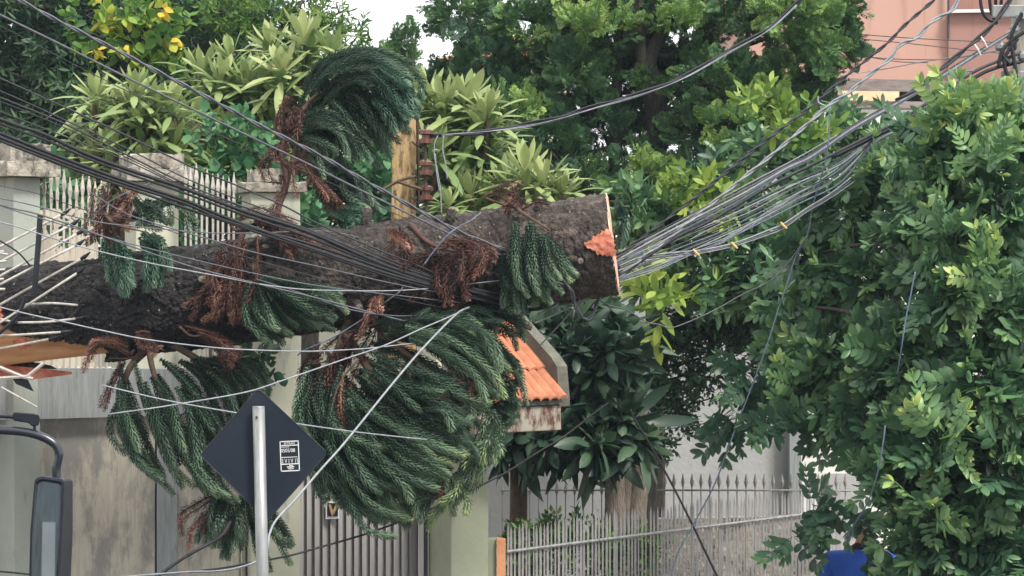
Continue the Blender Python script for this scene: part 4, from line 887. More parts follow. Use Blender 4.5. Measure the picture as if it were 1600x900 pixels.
for pts, px in (([(-200, 30), (0, 122), (100, 167), (200, 213), (300, 261), (373, 291), (440, 320), (500, 351), (600, 394), (660, 418), (720, 446), (783, 467)], 2.6),
                ([(-200, 60), (0, 142), (100, 187), (200, 233), (300, 283), (400, 322), (480, 350), (600, 402), (740, 456)], 2.0),
                ([(-200, 68), (0, 152), (100, 193), (200, 243), (300, 292), (400, 330), (480, 358), (600, 407), (760, 463)], 2.6),
                ([(-200, 92), (0, 174), (67, 200), (200, 252), (300, 299), (400, 338), (480, 368), (600, 412), (750, 464)], 1.8),
                ([(-200, 76), (0, 158), (100, 199), (200, 247), (300, 296), (420, 338), (560, 392), (700, 446), (790, 468)], 1.5)):
    wire(LW(pts), px * 1.15, 'wire_dark', lB, gB)
gC = 'heavy black cables of the left sheaf'; lC = 'heavy black cable in the thickest bundle sloping down from the left edge'
for pts, px in (([(-240, 90), (0, 186), (67, 209), (133, 240), (200, 265), (289, 295), (378, 329), (480, 362), (600, 414), (700, 446), (800, 472)], 5.2),
                ([(-240, 97), (0, 193), (67, 217), (133, 246), (200, 271), (289, 302), (378, 335), (480, 370), (600, 417), (700, 449), (790, 472)], 3.2),
                ([(-240, 112), (0, 208), (67, 235), (133, 260), (200, 284), (289, 313), (356, 341), (480, 386), (600, 426), (700, 453), (780, 472)], 4.6),
                ([(-240, 120), (0, 215), (67, 241), (133, 266), (200, 289), (289, 318), (356, 346), (480, 380), (600, 420), (690, 450), (770, 471)], 4.0),
                ([(-240, 125), (0, 220), (67, 246), (133, 271), (200, 294), (289, 325), (378, 355), (480, 389), (600, 430), (700, 457), (790, 478)], 3.4)):
    wire(LW(pts), px, 'wire_black', lC, gC)
wire(LW([(-240, 120), (0, 212), (67, 239), (133, 264), (200, 287), (289, 317), (378, 347), (480, 384), (600, 424), (700, 454), (780, 474)]), 1.8, 'wire_grey', 'thin glossy grey wire laid along the heavy black cables')
# the black knot under the trunk
for k, pts in enumerate(([(640, 432, 17.76), (720, 455, 17.8), (800, 470, 17.9), (850, 476, 18.1), (900, 468, 18.4), (968, 440, 18.45)], [(660, 425, 17.74), (740, 452, 17.8), (790, 462, 17.85), (840, 474, 18.1), (900, 460, 18.4), (968, 425, 18.45)], [(680, 450, 17.78), (740, 468, 17.85), (790, 478, 17.95), (850, 480, 18.2), (968, 430, 18.45)], [(690, 440, 17.76), (760, 466, 17.85), (820, 474, 18.0), (900, 464, 18.4), (968, 415, 18.45)])):
    wire(pts, 5.5, 'wire_black', 'heavy black cable pinched under the lower edge of the trunk', 'cables pinched under the trunk')
wire(LW([(-200, 290), (0, 310), (133, 343), (200, 353), (267, 359), (330, 364), (400, 364), (460, 362), (517, 362), (560, 371)]), 2.0, 'wire_grey', 'thin grey wire that levels out across the spiked fence')
wire(LW([(-200, 260), (0, 320), (50, 332), (100, 348), (200, 383), (300, 417), (400, 443), (500, 467), (613, 497), (687, 513), (750, 524)]), 2.8, 'wire_grey', 'grey wire sagging in front of the trunk to the green bough')
wire(LW([(-200, 246), (0, 321), (77, 345), (153, 367), (267, 397), (400, 428), (500, 447), (633, 463), (727, 474)]), 2.0, 'wire_grey', 'grey wire crossing the trunk just above the lowest pair')
wire(LW([(-200, 300), (0, 347), (60, 365), (133, 387), (233, 411), (333, 430), (400, 443), (460, 451), (520, 454), (620, 454), (700, 448), (740, 443), (800, 436), (842, 428)]), 2.3, 'wire_light', 'pale wire that dips across the trunk and rises again to the hanging ropes')
wire(LW([(140, 300), (200, 335), (293, 364), (324, 373), (400, 395), (500, 417), (600, 440), (683, 457), (740, 468)]), 2.2, 'wire_grey', 'grey wire starting at the dead sprigs on the left fence and crossing the trunk')
wire(LW([(0, 195), (45, 237), (60, 245), (200, 304), (240, 320), (290, 350), (360, 395), (372, 402)]), 1.3, 'wire_dark', 'hair-thin dark wire slanting steeply over the left fence')
wire(LW([(-200, 245), (0, 290), (60, 303), (140, 330), (240, 352), (330, 385), (420, 412), (520, 440), (640, 470), (700, 482)]), 1.4, 'wire_dark', 'hair-thin dark wire between the grey wires on the trunk')
wire(LW([(-200, 425), (0, 480), (100, 503), (167, 518), (233, 531), (333, 543), (400, 547), (480, 549), (567, 545), (633, 538), (700, 532), (767, 527)]), 2.4, 'wire_light', 'pale wire sagging below the trunk toward the canopy')
wire([(160, 602, 16.2), (267, 627, 16.3), (397, 650, 16.5), (417, 655, 16.5), (533, 672, 16.8), (600, 680, 17), (667, 687, 17.2)], 2.5, 'wire_light', 'pale wire passing behind the sign pole and over the big green bough')
wire([(170, 647, 16.4), (230, 639, 16.4), (287, 630, 16.5), (383, 613, 16.6), (443, 594, 16.8), (533, 563, 17), (600, 540, 17.1), (660, 513, 17.2), (700, 496, 17.3), (733, 480, 17.6)], 2.5, 'wire_light', 'pale wire rising from the left hanging bough to the knot of cables')
wire([(733, 480, 17.6), (712, 492, 17.35), (660, 545, 17.0), (613, 600, 16.7), (540, 690, 16.2), (500, 735, 15.9), (460, 782, 15.6), (432, 812, 15.4), (421, 835, 15.3), (412, 870, 15.2), (370, 888, 15.2), (330, 893, 15.3), (290, 894, 15.4), (150, 905, 15.6)], 3.6, 'wire_light', 'taut whitish cable slanting down in front of the big bough to the sign pole')
wire([(-100, 887, 16.5), (0, 893, 16.5), (43, 897, 16.5), (120, 905, 16.6)], 2.5, 'wire_black', 'black wire low at the bottom left corner')
wire([(230, 912, 17.2), (247, 900, 17.2), (285, 873, 17.25), (320, 853, 17.3), (345, 838, 17.4), (360, 815, 17.5)], 4.5, 'wire_black', 'thick black cable rising into the lowest green tuft')
wire([(240, 897, 17.4), (330, 890, 17.4), (390, 880, 17.4), (453, 868, 17.4), (500, 855, 17.5), (560, 838, 17.6), (590, 828, 17.75), (630, 813, 17.9), (670, 797, 18.0), (720, 775, 18.2), (760, 754, 18.4), (793, 737, 18.6), (840, 707, 18.9), (880, 683, 19), (923, 650, 19.2), (950, 630, 19.3)], 2.6, 'wire_black', 'black wire swinging up across the gate and the green gate pillar')
wire([(985, 640, 18.9), (993, 657, 18.9), (1017, 697, 18.9), (1050, 757, 18.9), (1082, 820, 18.9), (1100, 858, 18.9), (1125, 910, 18.9)], 3.0, 'wire_black', 'dark wire slanting down to the right across the picket fence')
wire([(1297, 165, 18.6), (1292, 240, 18.6), (1270, 322, 18.7), (1262, 365, 18.75), (1243, 402, 18.8), (1230, 443, 18.8), (1215, 487, 18.8), (1200, 535, 18.8), (1180, 590, 18.8), (1155, 655, 18.8), (1140, 695, 18.8), (1115, 760, 18.85), (1082, 822, 18.85), (1060, 862, 18.85), (1045, 910, 18.85)], 2.5, 'wire_blue', 'blue-grey wire dropping from the cables down past the tree to the picket fence')
wire([(1262, 368, 18.75), (1228, 415, 18.8), (1200, 441, 18.8), (1160, 460, 18.8), (1125, 480, 18.75), (1090, 497, 18.7), (1050, 512, 18.6), (1030, 507, 18.6), (1010, 503, 18.6), (980, 485, 18.5), (955, 478, 18.4), (938, 470, 18.3)], 1.9, 'wire_grey', 'wavy slack grey wire below the sawn end')
wire([(1430, 425, 16.6), (1422, 465, 16.6), (1415, 500, 16.6), (1409, 540, 16.6), (1402, 585, 16.7)], 2.4, 'wire_blue', 'short blue-grey wire hanging in front of the big tree')
wire([(1383, 665, 16.7), (1380, 690, 16.7), (1372, 735, 16.75), (1358, 780, 16.9), (1338, 815, 17.3), (1320, 842, 17.8)], 2.6, 'wire_blue', 'curving blue-grey wire ending at the person in blue')
wire([(1030, 672, 21), (1100, 662, 21), (1150, 654, 21), (1215, 640, 21)], 2.0, 'wire_dark', 'thin dark wire against the grey wall beyond the fence')
# scraps below the trunk
gS = 'pale wires jutting out below the trunk'
for pts in ([(828, 502, 18.0), (850, 487, 18.1), (882, 468, 18.3)], [(833, 498, 18.0), (858, 483, 18.1), (879, 471, 18.3)], [(835, 505, 18.0), (870, 490, 18.1), (925, 464, 18.35)]):
    wire(pts, 3.0, 'wire_light', 'pale wire end jutting out between the trunk and the canopy', gS)
wire([(836, 548, 18.4), (870, 512, 18.3), (900, 478, 18.2), (906, 466, 18.2)], 2.0, 'wire_light', 'thin pale wire stretched from the loop down to the canopy edge')
wire([(938, 462, 18.3), (955, 457, 18.3), (972, 448, 18.4)], 2.4, 'wire_light', 'short pale wire end at the lower corner of the sawn face')
wire([(583, 485, 17.6), (560, 503, 17.6), (515, 530, 17.55), (480, 545, 17.55), (465, 555, 17.6)], 2.2, 'wire_blue', 'bent blue-grey wire in front of the dead red-brown limb')
wire([(752, 332, 17.6), (735, 345, 17.55), (716, 355, 17.55), (700, 367, 17.5), (680, 390, 17.5), (662, 414, 17.5)], 2.2, 'wire_blue', 'kinked blue-grey wire lying over the trunk')
wire([(632, 443, 17.6), (625, 455, 17.5), (612, 465, 17.5), (583, 485, 17.55)], 2.0, 'wire_grey', 'short grey wire hanging from the lower cables over the trunk')
wire([(400, 436, 17.3), (470, 458, 17.4), (540, 482, 17.4), (600, 492, 17.5), (650, 493, 17.6), (713, 484, 17.7)], 2.0, 'wire_grey', 'slack grey wire curling below the cable sheaf over the trunk')
wire([(-20, 365, 17.0), (25, 392, 17.1), (47, 415, 17.2)], 2.0, 'wire_black', 'short black wire crossing the left-edge pillar')
wire([(140, 340, 17.3), (182, 309, 17.2), (230, 288, 17.3), (280, 262, 17.5)], 2.2, 'wire_grey', 'straight grey stick-like wire slanting up over the dead sprigs')

# right-hand fan
zr = lambda x: 18.45 + .5 * (x - 965) / 640.0
def RW(pts): return [(x, y, zr(x)) for x, y in pts]
wire(RW([(950, 415), (968, 399), (1000, 374), (1030, 352), (1065, 325), (1100, 297), (1150, 257), (1200, 217), (1267, 167), (1300, 138), (1333, 110), (1387, 67), (1413, 40), (1460, 0), (1520, -50)]), 4.6, 'wire_dark', 'dark twisted cable, uppermost on the right of the sawn end', twist=.22)
wire(RW([(950, 448), (968, 432), (1005, 402), (1045, 372), (1110, 320), (1155, 283), (1200, 247), (1240, 213), (1267, 189), (1297, 163), (1322, 148), (1340, 133), (1367, 110), (1393, 90), (1400, 76), (1413, 66), (1432, 60), (1447, 42), (1465, 28), (1487, 17), (1497, 0), (1515, -40)]), 5.0, 'wire_light', 'pale wavy twisted cable second from the top on the right', twist=.3)
gR = 'bundled cables running to the pole'; lR = 'grey cable bundled with others on the way from the sawn end to the pole'
for dy, px, mm in ((0, 3.6, 'wire_light'), (-5, 3.0, 'wire_grey'), (4, 3.0, 'wire_grey'), (-9, 2.4, 'wire_dark'), (8, 2.2, 'wire_blue')):
    k = dy * .55
    wire(RW([(950, 412 + dy), (968, 404 + dy), (1053, 358 + dy * 1.1), (1160, 303 + dy), (1227, 264 + k), (1267, 245 + k), (1333, 200 + k), (1400, 162 + k * .9), (1467, 122 + k * .8), (1533, 80 + k * .6), (1593, 43 + k * .3)]), px, mm, lR, gR)
wire(RW([(1400, 158), (1430, 140), (1470, 108), (1510, 75), (1545, 45), (1570, 12), (1590, -20)]), 6, 'wire_dark', 'dark cable bending up steeply just before the pole', twist=.5)
wire(RW([(950, 440), (968, 431), (1053, 373), (1110, 345), (1200, 292), (1290, 247), (1367, 208), (1413, 184), (1480, 140), (1530, 108), (1596, 82)]), 5.5, 'wire_dark', 'thick dark cable entering the tree top on its way to the pole')
wire(RW([(1300, 246), (1367, 213), (1413, 190), (1480, 150), (1540, 112), (1600, 95)]), 5.0, 'wire_black', 'black cable entering the tree top under the thick dark one')
wire(RW([(962, 397), (1035, 361), (1104, 323), (1173, 285), (1240, 250), (1300, 216), (1345, 190)]), 2.0, 'wire_light', 'thin pale wire along the upper edge of the bundled cables')
gF = 'thin wires fanning out from the sawn end'; lF = 'thin grey wire in the fan between the sawn end and the tree'
fan_l = [398, 402, 407, 411, 415, 419, 422, 425, 428, 431, 434, 436, 438]; 
for i, yl in enumerate(fan_l):
    e = (1290 + 12 * (i % 3), 250 + 3.2 * i); sagm = 1 + .9 * i + rs.uniform(-2, 3)
    pts = []
    for t in np.linspace(-.05, 1, 7):
        x = 965 + (e[0] - 965) * t; y = yl + (e[1] - yl) * t + sagm * math.sin(max(0, t) * math.pi) + rs.normal(0, 1.2)
        pts.append((x, y))
    pts += [(1367, 212 + i), (1415, 188 + i)]
    wire(RW(pts), (1.6, 2.2, 2.6)[i % 3], ('wire_grey', 'wire_dark', 'wire_light', 'wire_blue')[i % 4], lF, gF)
for i, (yl, sg) in enumerate(((440, 4), (443, 12), (437, 22))):
    wire(RW([(962, yl), (1020, yl - 22 + sg * .3), (1080, yl - 50 + sg * .4), (1130, 372 + sg * .3), (1180, 342 + sg * .3), (1230, 310 + sg * .2), (1280, 282), (1310, 262)]), 1.7, 'wire_light', 'thin pale wire at the lower edge of the fan', 'thin pale lower fan wires')
gL = 'pale wires sagging below the fan'; lL = 'pale wire sagging lowest below the fan, held with yellow clips'
for dy, px, mm in ((0, 2.8, 'wire_light'), (4, 2.6, 'wire_grey'), (7, 2.0, 'wire_light')):
    wire(RW([(962, 418 + dy), (1000, 402 + dy), (1040, 396 + dy), (1060, 394 + dy), (1100, 390 + dy * .7), (1150, 379 + dy * .7), (1200, 360 + dy), (1224, 350 + dy), (1260, 326 + dy * .8), (1300, 301 + dy), (1345, 266 + dy * 1.5), (1400, 232 + dy)]), px, mm, lL, gL)
for x, y in ((1224, 352), (1147, 383), (1087, 394)):
    mb = MB(); c = P(x, y, zr(x) - .02); mb.tube([c + (-.018, 0, .02), c, c + (.022, -.005, -.022)], [.006, .009, .006], 6)
    tag(mb.build('wire_clip', M['yellowtag']), 'small yellow clip on the pale sagging wires', 'clip', 'yellow clips on the pale wires')
for x, y in ((1527, 78), (1537, 66)):
    mb = MB(); c = P(x, y, zr(x)); mb.tube([c + (-.02, -.02, .035), c + (0, -.035, 0), c + (.02, -.02, -.035)], .006, 5)
    tag(mb.build('cable_tie', M['white']), 'pale tie looped round the cables near the pole', 'cable tie', 'cable ties')
tag(MB().tube(spline([P(1278, 150, 18.6), P(1279, 160, 18.6), P(1288, 165, 18.6)], 5), .006, 5).build('wire_stub', M['wire_light']), 'short curled pale wire stub on the wavy cable', 'wire')
wire([(668, 213, 20.35), (690, 211, 20.35), (740, 208, 20.3), (800, 198, 20.3), (867, 185, 20.2), (933, 165, 20.1), (1000, 146, 20), (1067, 120, 20), (1133, 83, 20), (1200, 45, 20), (1240, 10, 20), (1290, -40, 20)], 5.5, 'wire_dark', 'dark twisted service cable curving from the insulator rack up to the right', twist=.8)
wire([(690, 212, 20.32), (800, 201, 20.27), (867, 188, 20.17), (933, 168, 20.07), (1000, 149, 19.97), (1067, 123, 19.97), (1133, 86, 19.97), (1200, 48, 19.97), (1245, 8, 19.97)], 2.2, 'wire_light', 'pale bare wire laid along the dark service cable', twist=1.4)
for pts in ([(684, 212), (679, 225), (679, 245), (684, 270), (688, 295), (690, 335)], [(693, 212), (692, 235), (696, 255), (699, 280)], [(680, 240), (682, 268), (687, 300)]):
    wire(pts, 2.0, 'wire_light', 'loose pale wire dangling beside the insulator rack', 'wires dangling beside the rack', Y=20.3)
gP = 'thin dark wires before the pink building'; lP = 'thin dark wire strung in front of the pink building'
for pts in ([(1345, 54), (1430, 60), (1530, 65), (1600, 68)], [(1335, 60), (1420, 68), (1520, 79), (1600, 86)], [(1340, 88), (1420, 93), (1500, 90), (1600, 70)], [(1330, 84), (1400, 96), (1450, 98)]):
    wire(pts, 1.6, 'wire_dark', lP, gP, Y=30)
wire([(1300, 120, 26), (1380, 108, 26), (1440, 97, 25), (1540, 82, 23), (1590, 70, 20)], 2.0, 'wire_light', 'thin pale wire crossing the foot of the pink wall')
wire([(1310, 172, 27), (1390, 163, 27), (1400, 166, 27), (1440, 128, 26), (1520, 110, 24)], 2.2, 'wire_light', 'pale bent wire in front of the flat roof')

# ------------------------------------------------------------------ traffic sign seen from behind
SY = 14.0
sign = thing('traffic_sign', P(409, 900, SY + .03) * np.array([1, 1, 0]), 'dark back of a diamond traffic sign on a galvanised pole, with a small white sticker', 'traffic sign')
cor = [(404, 607), (512, 708), (418, 814), (312, 711)]; outl = []
for i in range(4):
    a, b, c = np.array(cor[i - 1], float), np.array(cor[i], float), np.array(cor[(i + 1) % 4], float)
    for t in (0, .25, .5, .75, 1):
        p = b + (a - b) / np.linalg.norm(a - b) * 9 * (1 - t) ** 2 + (c - b) / np.linalg.norm(c - b) * 9 * t ** 2; outl.append(p)
mb = MB(); mb.prism([P(x, y, SY) for x, y in outl], [P(x, y, SY + .004) for x, y in outl]); mb.build('plate', M['blackpaint'], sign)
mb = MB(); pts = [P(x, y, SY - .001) for x, y in outl]; pts.append(pts[0]); mb.tube(pts, .0022, 4, cap=False); mb.build('rim', M['wire_dark'], sign)
mb = MB(); t0_, t1_ = P(404, 636, SY - .034), P(411, 930, SY - .034); mb.tube([t1_ + (0, 0, -2.1), t1_, t0_], .030, 20); mb.build('pole', M['galv'], sign, True)
mb = MB(); mb.tube([t0_ - (0, 0, .001), t0_ + (0, 0, .004)], [.031, .0285], 20); mb.build('pole_rim', M['galv'], sign)
for y in (652,):
    MB().tube([P(401, y, SY - .066), P(401, y, SY - .062)], .007, 8).build('bolt', M['iron'], sign)
# sticker: white frame and print on the dark plate
st = thing('sticker_tmp', (0, 0, 0), None, None) if False else None
def q_px(u, v):   # u 0..1 across, v 0..1 down the sticker (slightly turned)
    a = np.array([436.8, 689.5]); bx = np.array([466.6, 688.2]) - a; by = np.array([438.8, 737.0]) - a
    return a + bx * u + by * v
stk = None
def strip_px(mb, u0, v0, u1, v1):
    c4 = [q_px(u0, v1), q_px(u1, v1), q_px(u1, v0), q_px(u0, v0)]
    mb.prism([P(p[0], p[1], SY - .0022) for p in c4], [P(p[0], p[1], SY - .0008) for p in c4])
mb = MB()
for r in ((0, 0, 1, .03), (0, .97, 1, 1), (0, 0, .045, 1), (.955, 0, 1, 1), (.045, .135, .955, .16), (.045, .745, .955, .775), (.05, .525, .9, .545), (.06, .19, .5, .205)): strip_px(mb, *r)
# the small pictogram in the lowest field
for r in ((.46, .79, .56, .94), (.33, .84, .72, .87), (.38, .90, .68, .925), (.52, .80, .64, .83)): strip_px(mb, *r)
stk = mb.build('sticker', M['white'], sign)
def text_part(s, u, v, h, name, w=1.0, col='white'):
    cu = bpy.data.curves.new('t', 'FONT'); cu.body = s; cu.size = 1; cu.align_x = 'CENTER'; cu.extrude = 0
    to = bpy.data.objects.new('t', cu); COL.objects.link(to); dg = bpy.context.evaluated_depsgraph_get(); me = bpy.data.meshes.new_from_object(to.evaluated_get(dg))
    bpy.data.objects.remove(to); co = np.array([v_.co[:] for v_ in me.vertices]); fs = [tuple(p.vertices) for p in me.polygons]
    px_w = 29.8; xs_ = co[:, 0]; wid = xs_.max() - xs_.min(); V = []
    for x_, y_, _ in co:
        uu = u + (x_ - (xs_.max() + xs_.min()) / 2) / wid * w; vv = v - y_ * h
        p = q_px(uu, vv); V.append(P(p[0], p[1], SY - .0015))
    mesh(name, np.array(V), fs, M[col], stk)
text_part('SETRAN', .5, .118, .10, 'lettering', .56)
text_part('0505/08', .42, .37, .17, 'lettering', .74)
text_part('2 V I V 15', .5, .725, .20, 'lettering', .88)

# ------------------------------------------------------------------ truck with its wing mirror (the truck itself stands outside the frame)
MY = 11.0
truck = thing('truck', (P(-900, 450, MY)[0], MY + 1, 0), 'truck shown only by its black wing mirror on a bent arm, bottom left', 'truck')
xc = P(-620, 0, MY)[0]
mb = MB(); mb.box((xc - 1.2, MY + .9, 1.75), (2.4, 2.0, 2.4)); mb.build('cab', M['truckbody'], truck, bevel=.12)
mb = MB(); mb.box((xc - .1, MY + 1.1, 2.3), (.23, 1.0, .7)); mb.build('window', M['winglass'], truck, bevel=.03)
for dy in (.2, 1.9):
    mb = MB(); mb.tube([(xc - .32, MY + dy, .45), (xc - .0, MY + dy, .45)], .5, 28); mb.build('wheel', M['plastic'], truck, True)
arm = MB().tube(spline([P(-640, 655, MY + .15), P(-200, 662, MY + .05), P(-20, 671, MY), P(30, 674, MY), P(62, 681, MY), P(84, 693, MY), P(92, 708, MY), P(90, 722, MY), P(88, 733, MY), P(89, 752, MY)], 7), .017, 14).build('mirror_arm', M['plastic_gl'], truck, True)
MB().tube(spline([P(-640, 640, MY + .15), P(-200, 648, MY), P(-10, 650, MY), P(22, 652, MY)], 5), .0075, 8).build('strut', M['plastic'], truck, True)
mb = MB(); mb.prism([P(x, y, MY - .02) for x, y in ((20, 645), (24, 644), (52, 646), (61, 648), (63, 655), (60, 665), (50, 666), (44, 661), (24, 658), (20, 656))], [P(x, y, MY + .035) for x, y in ((20, 645), (24, 644), (52, 646), (61, 648), (63, 655), (60, 665), (50, 666), (44, 661), (24, 658), (20, 656))]); mb.build('clamp', M['plastic'], arm, bevel=.004)
MB().tube([P(54, 664, MY), P(54, 676, MY)], .006, 6).build('bolt', M['plastic'], arm)
# housing: a deep rounded shell, open toward the camera, with its right flank visible
fr = [(54, 750), (58, 746), (66, 744), (96, 748), (100, 751), (100, 760), (97, 830), (93, 905), (92, 990), (46, 990), (45, 905), (47, 830), (52, 770)]
bk = [(62, 748), (72, 744), (84, 744), (110, 748), (114, 752), (114, 762), (114, 830), (111, 905), (108, 990), (60, 990), (60, 905), (60, 830), (62, 770)]
N = len(fr); Vf = [P(x, y, MY - .07) for x, y in fr]; cxy = (74, 865)
def inset(poly, k, kx=None):
    cx_, cy_ = 73, 862; return [(cx_ + (x - cx_) * (kx or k), cy_ + (y - cy_) * k) for x, y in poly]
fi = inset(fr, .955, .86); gi = inset(fr, .93, .80)
V = Vf + [P(x, y, MY - .072) for x, y in fi] + [P(x, y, MY - .045) for x, y in gi] + [P(x, y, MY + .08) for x, y in bk]
FA = [(i, (i + 1) % N, (i + 1) % N + N, i + N) for i in range(N)] + [(i + N, (i + 1) % N + N, (i + 1) % N + 2 * N, i + 2 * N) for i in range(N)] + [((i + 1) % N, i, i + 3 * N, (i + 1) % N + 3 * N) for i in range(N)] + [tuple(range(4 * N - 1, 3 * N - 1, -1))]
hs = mesh('mirror_housing', np.array(V), FA, M['plastic'], truck); md = hs.modifiers.new('b', 'BEVEL'); md.width = .006; md.segments = 3; md.limit_method = 'ANGLE'; md.angle_limit = .7
ctr = np.mean([P(x, y, MY - .047) for x, y in gi], 0)
gl = [P(x, y, MY - .047) for x, y in gi]; tiltR = [np.array([p[0], p[1] + (p[0] - ctr[0]) * .05 + (p[2] - ctr[2]) * .075, p[2]]) for p in gl]
mesh('mirror_glass', np.array(tiltR + [p + np.array([0, .004, 0]) for p in tiltR]), [tuple(range(N)), tuple(range(2 * N - 1, N - 1, -1))], M['glass'], hs)

# ------------------------------------------------------------------ person in blue behind the leaves
PY = 18.9
person = thing('person', P(1330, 900, PY) * np.array([1, 1, 0]), 'person in a bright blue jacket, half hidden behind the tree leaves at the bottom', 'person')
bx = P(1333, 450, PY)[0]
def skin(name, joints, edges, radii, m, parent, root=0, sub=2):
    b = BASE[parent]; me = bpy.data.meshes.new(name); me.from_pydata([tuple(np.array(j) - b) for j in joints], edges, []); me.update()
    o = bpy.data.objects.new(name, me); COL.objects.link(o); o.parent = parent; BASE[o] = b
    md = o.modifiers.new('skin', 'SKIN'); 
    for i, v in enumerate(me.skin_vertices[0].data):
        r = radii[i]; v.radius = r if isinstance(r, tuple) else (r, r); v.use_root = (i == root)
    md.use_smooth_shade = True
    s_ = o.modifiers.new('sub', 'SUBSURF'); s_.levels = sub; s_.render_levels = sub
    me.materials.append(m); return o
J = lambda dx, dy, z: (bx + .03 + dx, PY + dy, z * .972)
# one continuous body: pelvis, spine, neck, head, arms with hands, legs with feet
jb = [J(.0, 0, .93), J(.0, 0, 1.12), J(.01, -.01, 1.32), J(.02, 0, 1.43), J(.045, -.01, 1.52), J(.06, -.02, 1.60), J(.06, -.02, 1.72),
      J(-.16, 0, 1.38), J(-.24, -.02, 1.12), J(-.20, -.16, .95), J(-.17, -.24, .90),
      J(.20, 0, 1.38), J(.27, -.05, 1.12), J(.12, -.22, 1.10), J(.03, -.25, 1.15),
      J(-.09, 0, .86), J(-.11, 0, .48), J(-.11, .02, .07), J(-.12, .16, .035), J(.09, 0, .86), J(.10, .02, .48), J(.12, 0, .07), J(.13, .14, .035)]
eb = [(0, 1), (1, 2), (2, 3), (3, 4), (4, 5), (5, 6), (2, 7), (7, 8), (8, 9), (9, 10), (2, 11), (11, 12), (12, 13), (13, 14), (0, 15), (15, 16), (16, 17), (17, 18), (0, 19), (19, 20), (20, 21), (21, 22)]
rb = [(.14, .10), (.13, .10), (.15, .10), .075, .05, .075, .085, .065, .045, .032, .028, .065, .045, .032, .028, .085, .06, .042, .04, .085, .06, .042, .04]
body = skin('body', jb, eb, rb, M['skin'], person)
jj = [J(.0, 0, .86), J(.0, 0, 1.12), J(.01, -.01, 1.34), J(.03, -.005, 1.455), J(-.17, 0, 1.39), J(-.25, -.02, 1.12), J(-.21, -.15, .96), J(.21, 0, 1.39), J(.28, -.05, 1.12), J(.15, -.20, 1.10)]
skin('jacket', jj, [(0, 1), (1, 2), (2, 3), (2, 4), (4, 5), (5, 6), (2, 7), (7, 8), (8, 9)], [(.18, .13), (.17, .125), (.19, .13), .085, .088, .066, .05, .088, .066, .05], M['cloth_blue'], person)
skin('collar', [J(.035, -.008, 1.44), J(.04, -.01, 1.485)], [(0, 1)], [.085, .07], M['cloth_blue'], person)
skin('trousers', [J(0, 0, .95), J(-.09, 0, .84), J(-.11, 0, .48), J(-.11, .02, .10), J(.09, 0, .84), J(.10, .02, .48), J(.12, 0, .10)], [(0, 1), (1, 2), (2, 3), (0, 4), (4, 5), (5, 6)], [(.15, .12), .105, .08, .07, .105, .08, .07], M['trousers'], person)
skin('hair', [J(.06, -.035, 1.66), J(.06, -.03, 1.74)], [(0, 1)], [(.095, .10), (.098, .10)], M['hair'], person)
for sx_, base_j in ((1, 14), (-1, 10)):
    hx, hy, hz = jb[base_j]
    for k, (off, ln) in enumerate(((-.028, .068), (-.010, .078), (.009, .074), (.027, .058))):
        skin('finger', [(hx, hy, hz), (hx + off, hy - .05, hz + .005), (hx + off * 1.1, hy - .05 - ln * .5, hz - .002), (hx + off * 1.1, hy - .045 - ln * .85, hz - .03)], [(0, 1), (1, 2), (2, 3)], [.012, .010, .009, .0075], M['skin'], person, sub=1)
    skin('thumb', [(hx, hy, hz), (hx - .035 * sx_, hy - .02, hz + .005), (hx - .045 * sx_, hy - .055, hz - .006)], [(0, 1), (1, 2)], [.013, .0105, .009], M['skin'], person, sub=1)

# ------------------------------------------------------------------ trees and shrubs
R_ = np.random.RandomState
sp_guava = [spray_opposite(R_(i), pairs=5 + i % 3, L=.112 + .008 * (i % 3), W=.054, gap=.044) for i in range(5)]
sp_narrow = [spray_alternate(R_(i + 20), n=11, L=.10, W=.026, gap=.02) for i in range(4)]
sp_heart = [spray_alternate(R_(i + 30), n=7, L=.13, W=.085, gap=.03, wid=.35) for i in range(4)]
sp_small = [spray_alternate(R_(i + 40), n=10, L=.055, W=.028, gap=.018) for i in range(4)]
sp_round = [spray_alternate(R_(i + 50), n=6, L=.10, W=.08, gap=.03, wid=.4) for i in range(3)]
sp_mid = [spray_alternate(R_(i + 60), n=9, L=.13, W=.048, gap=.022) for i in range(4)]
sp_ros = [spray_rosette(R_(i + 70), n=23, L=.40, W=.062, open_=.95 + .06 * i - .1, droop=.45) for i in range(5)]
sp_dros = [spray_rosette(R_(i + 80), n=17, L=.26, W=.092, open_=1.15, droop=.65) for i in range(4)]
sp_cyp = [spray_cypress(R_(i + 90), L=.24) for i in range(5)]

def tree_thing(kind, label, cat, xb, Y, group=None): return thing(kind, (P(xb, 450, Y)[0], Y, 0), label, cat, group)
def trunk_up(t, xb, Y, pts, r, blobs, rng, lr=.03, m='treebark', sub=3, z0=0):
    mb = MB(); pp = spline([(P(xb, 450, Y)[0], Y, z0)] + [P(*p) for p in pts], 8); mb.tube(pp, np.linspace(r, r * .45, len(pp)), 12)
    for bl in blobs:
        c = P(*bl[:3]); k = int(np.argmin(np.linalg.norm(pp - c, axis=1) + 1.2 * np.maximum(0, pp[:, 2] - c[2] + .2))); limbs(mb, pp[k], [bl], lr, rng, sub)
    return mb.build('trunk', M[m], t, True)

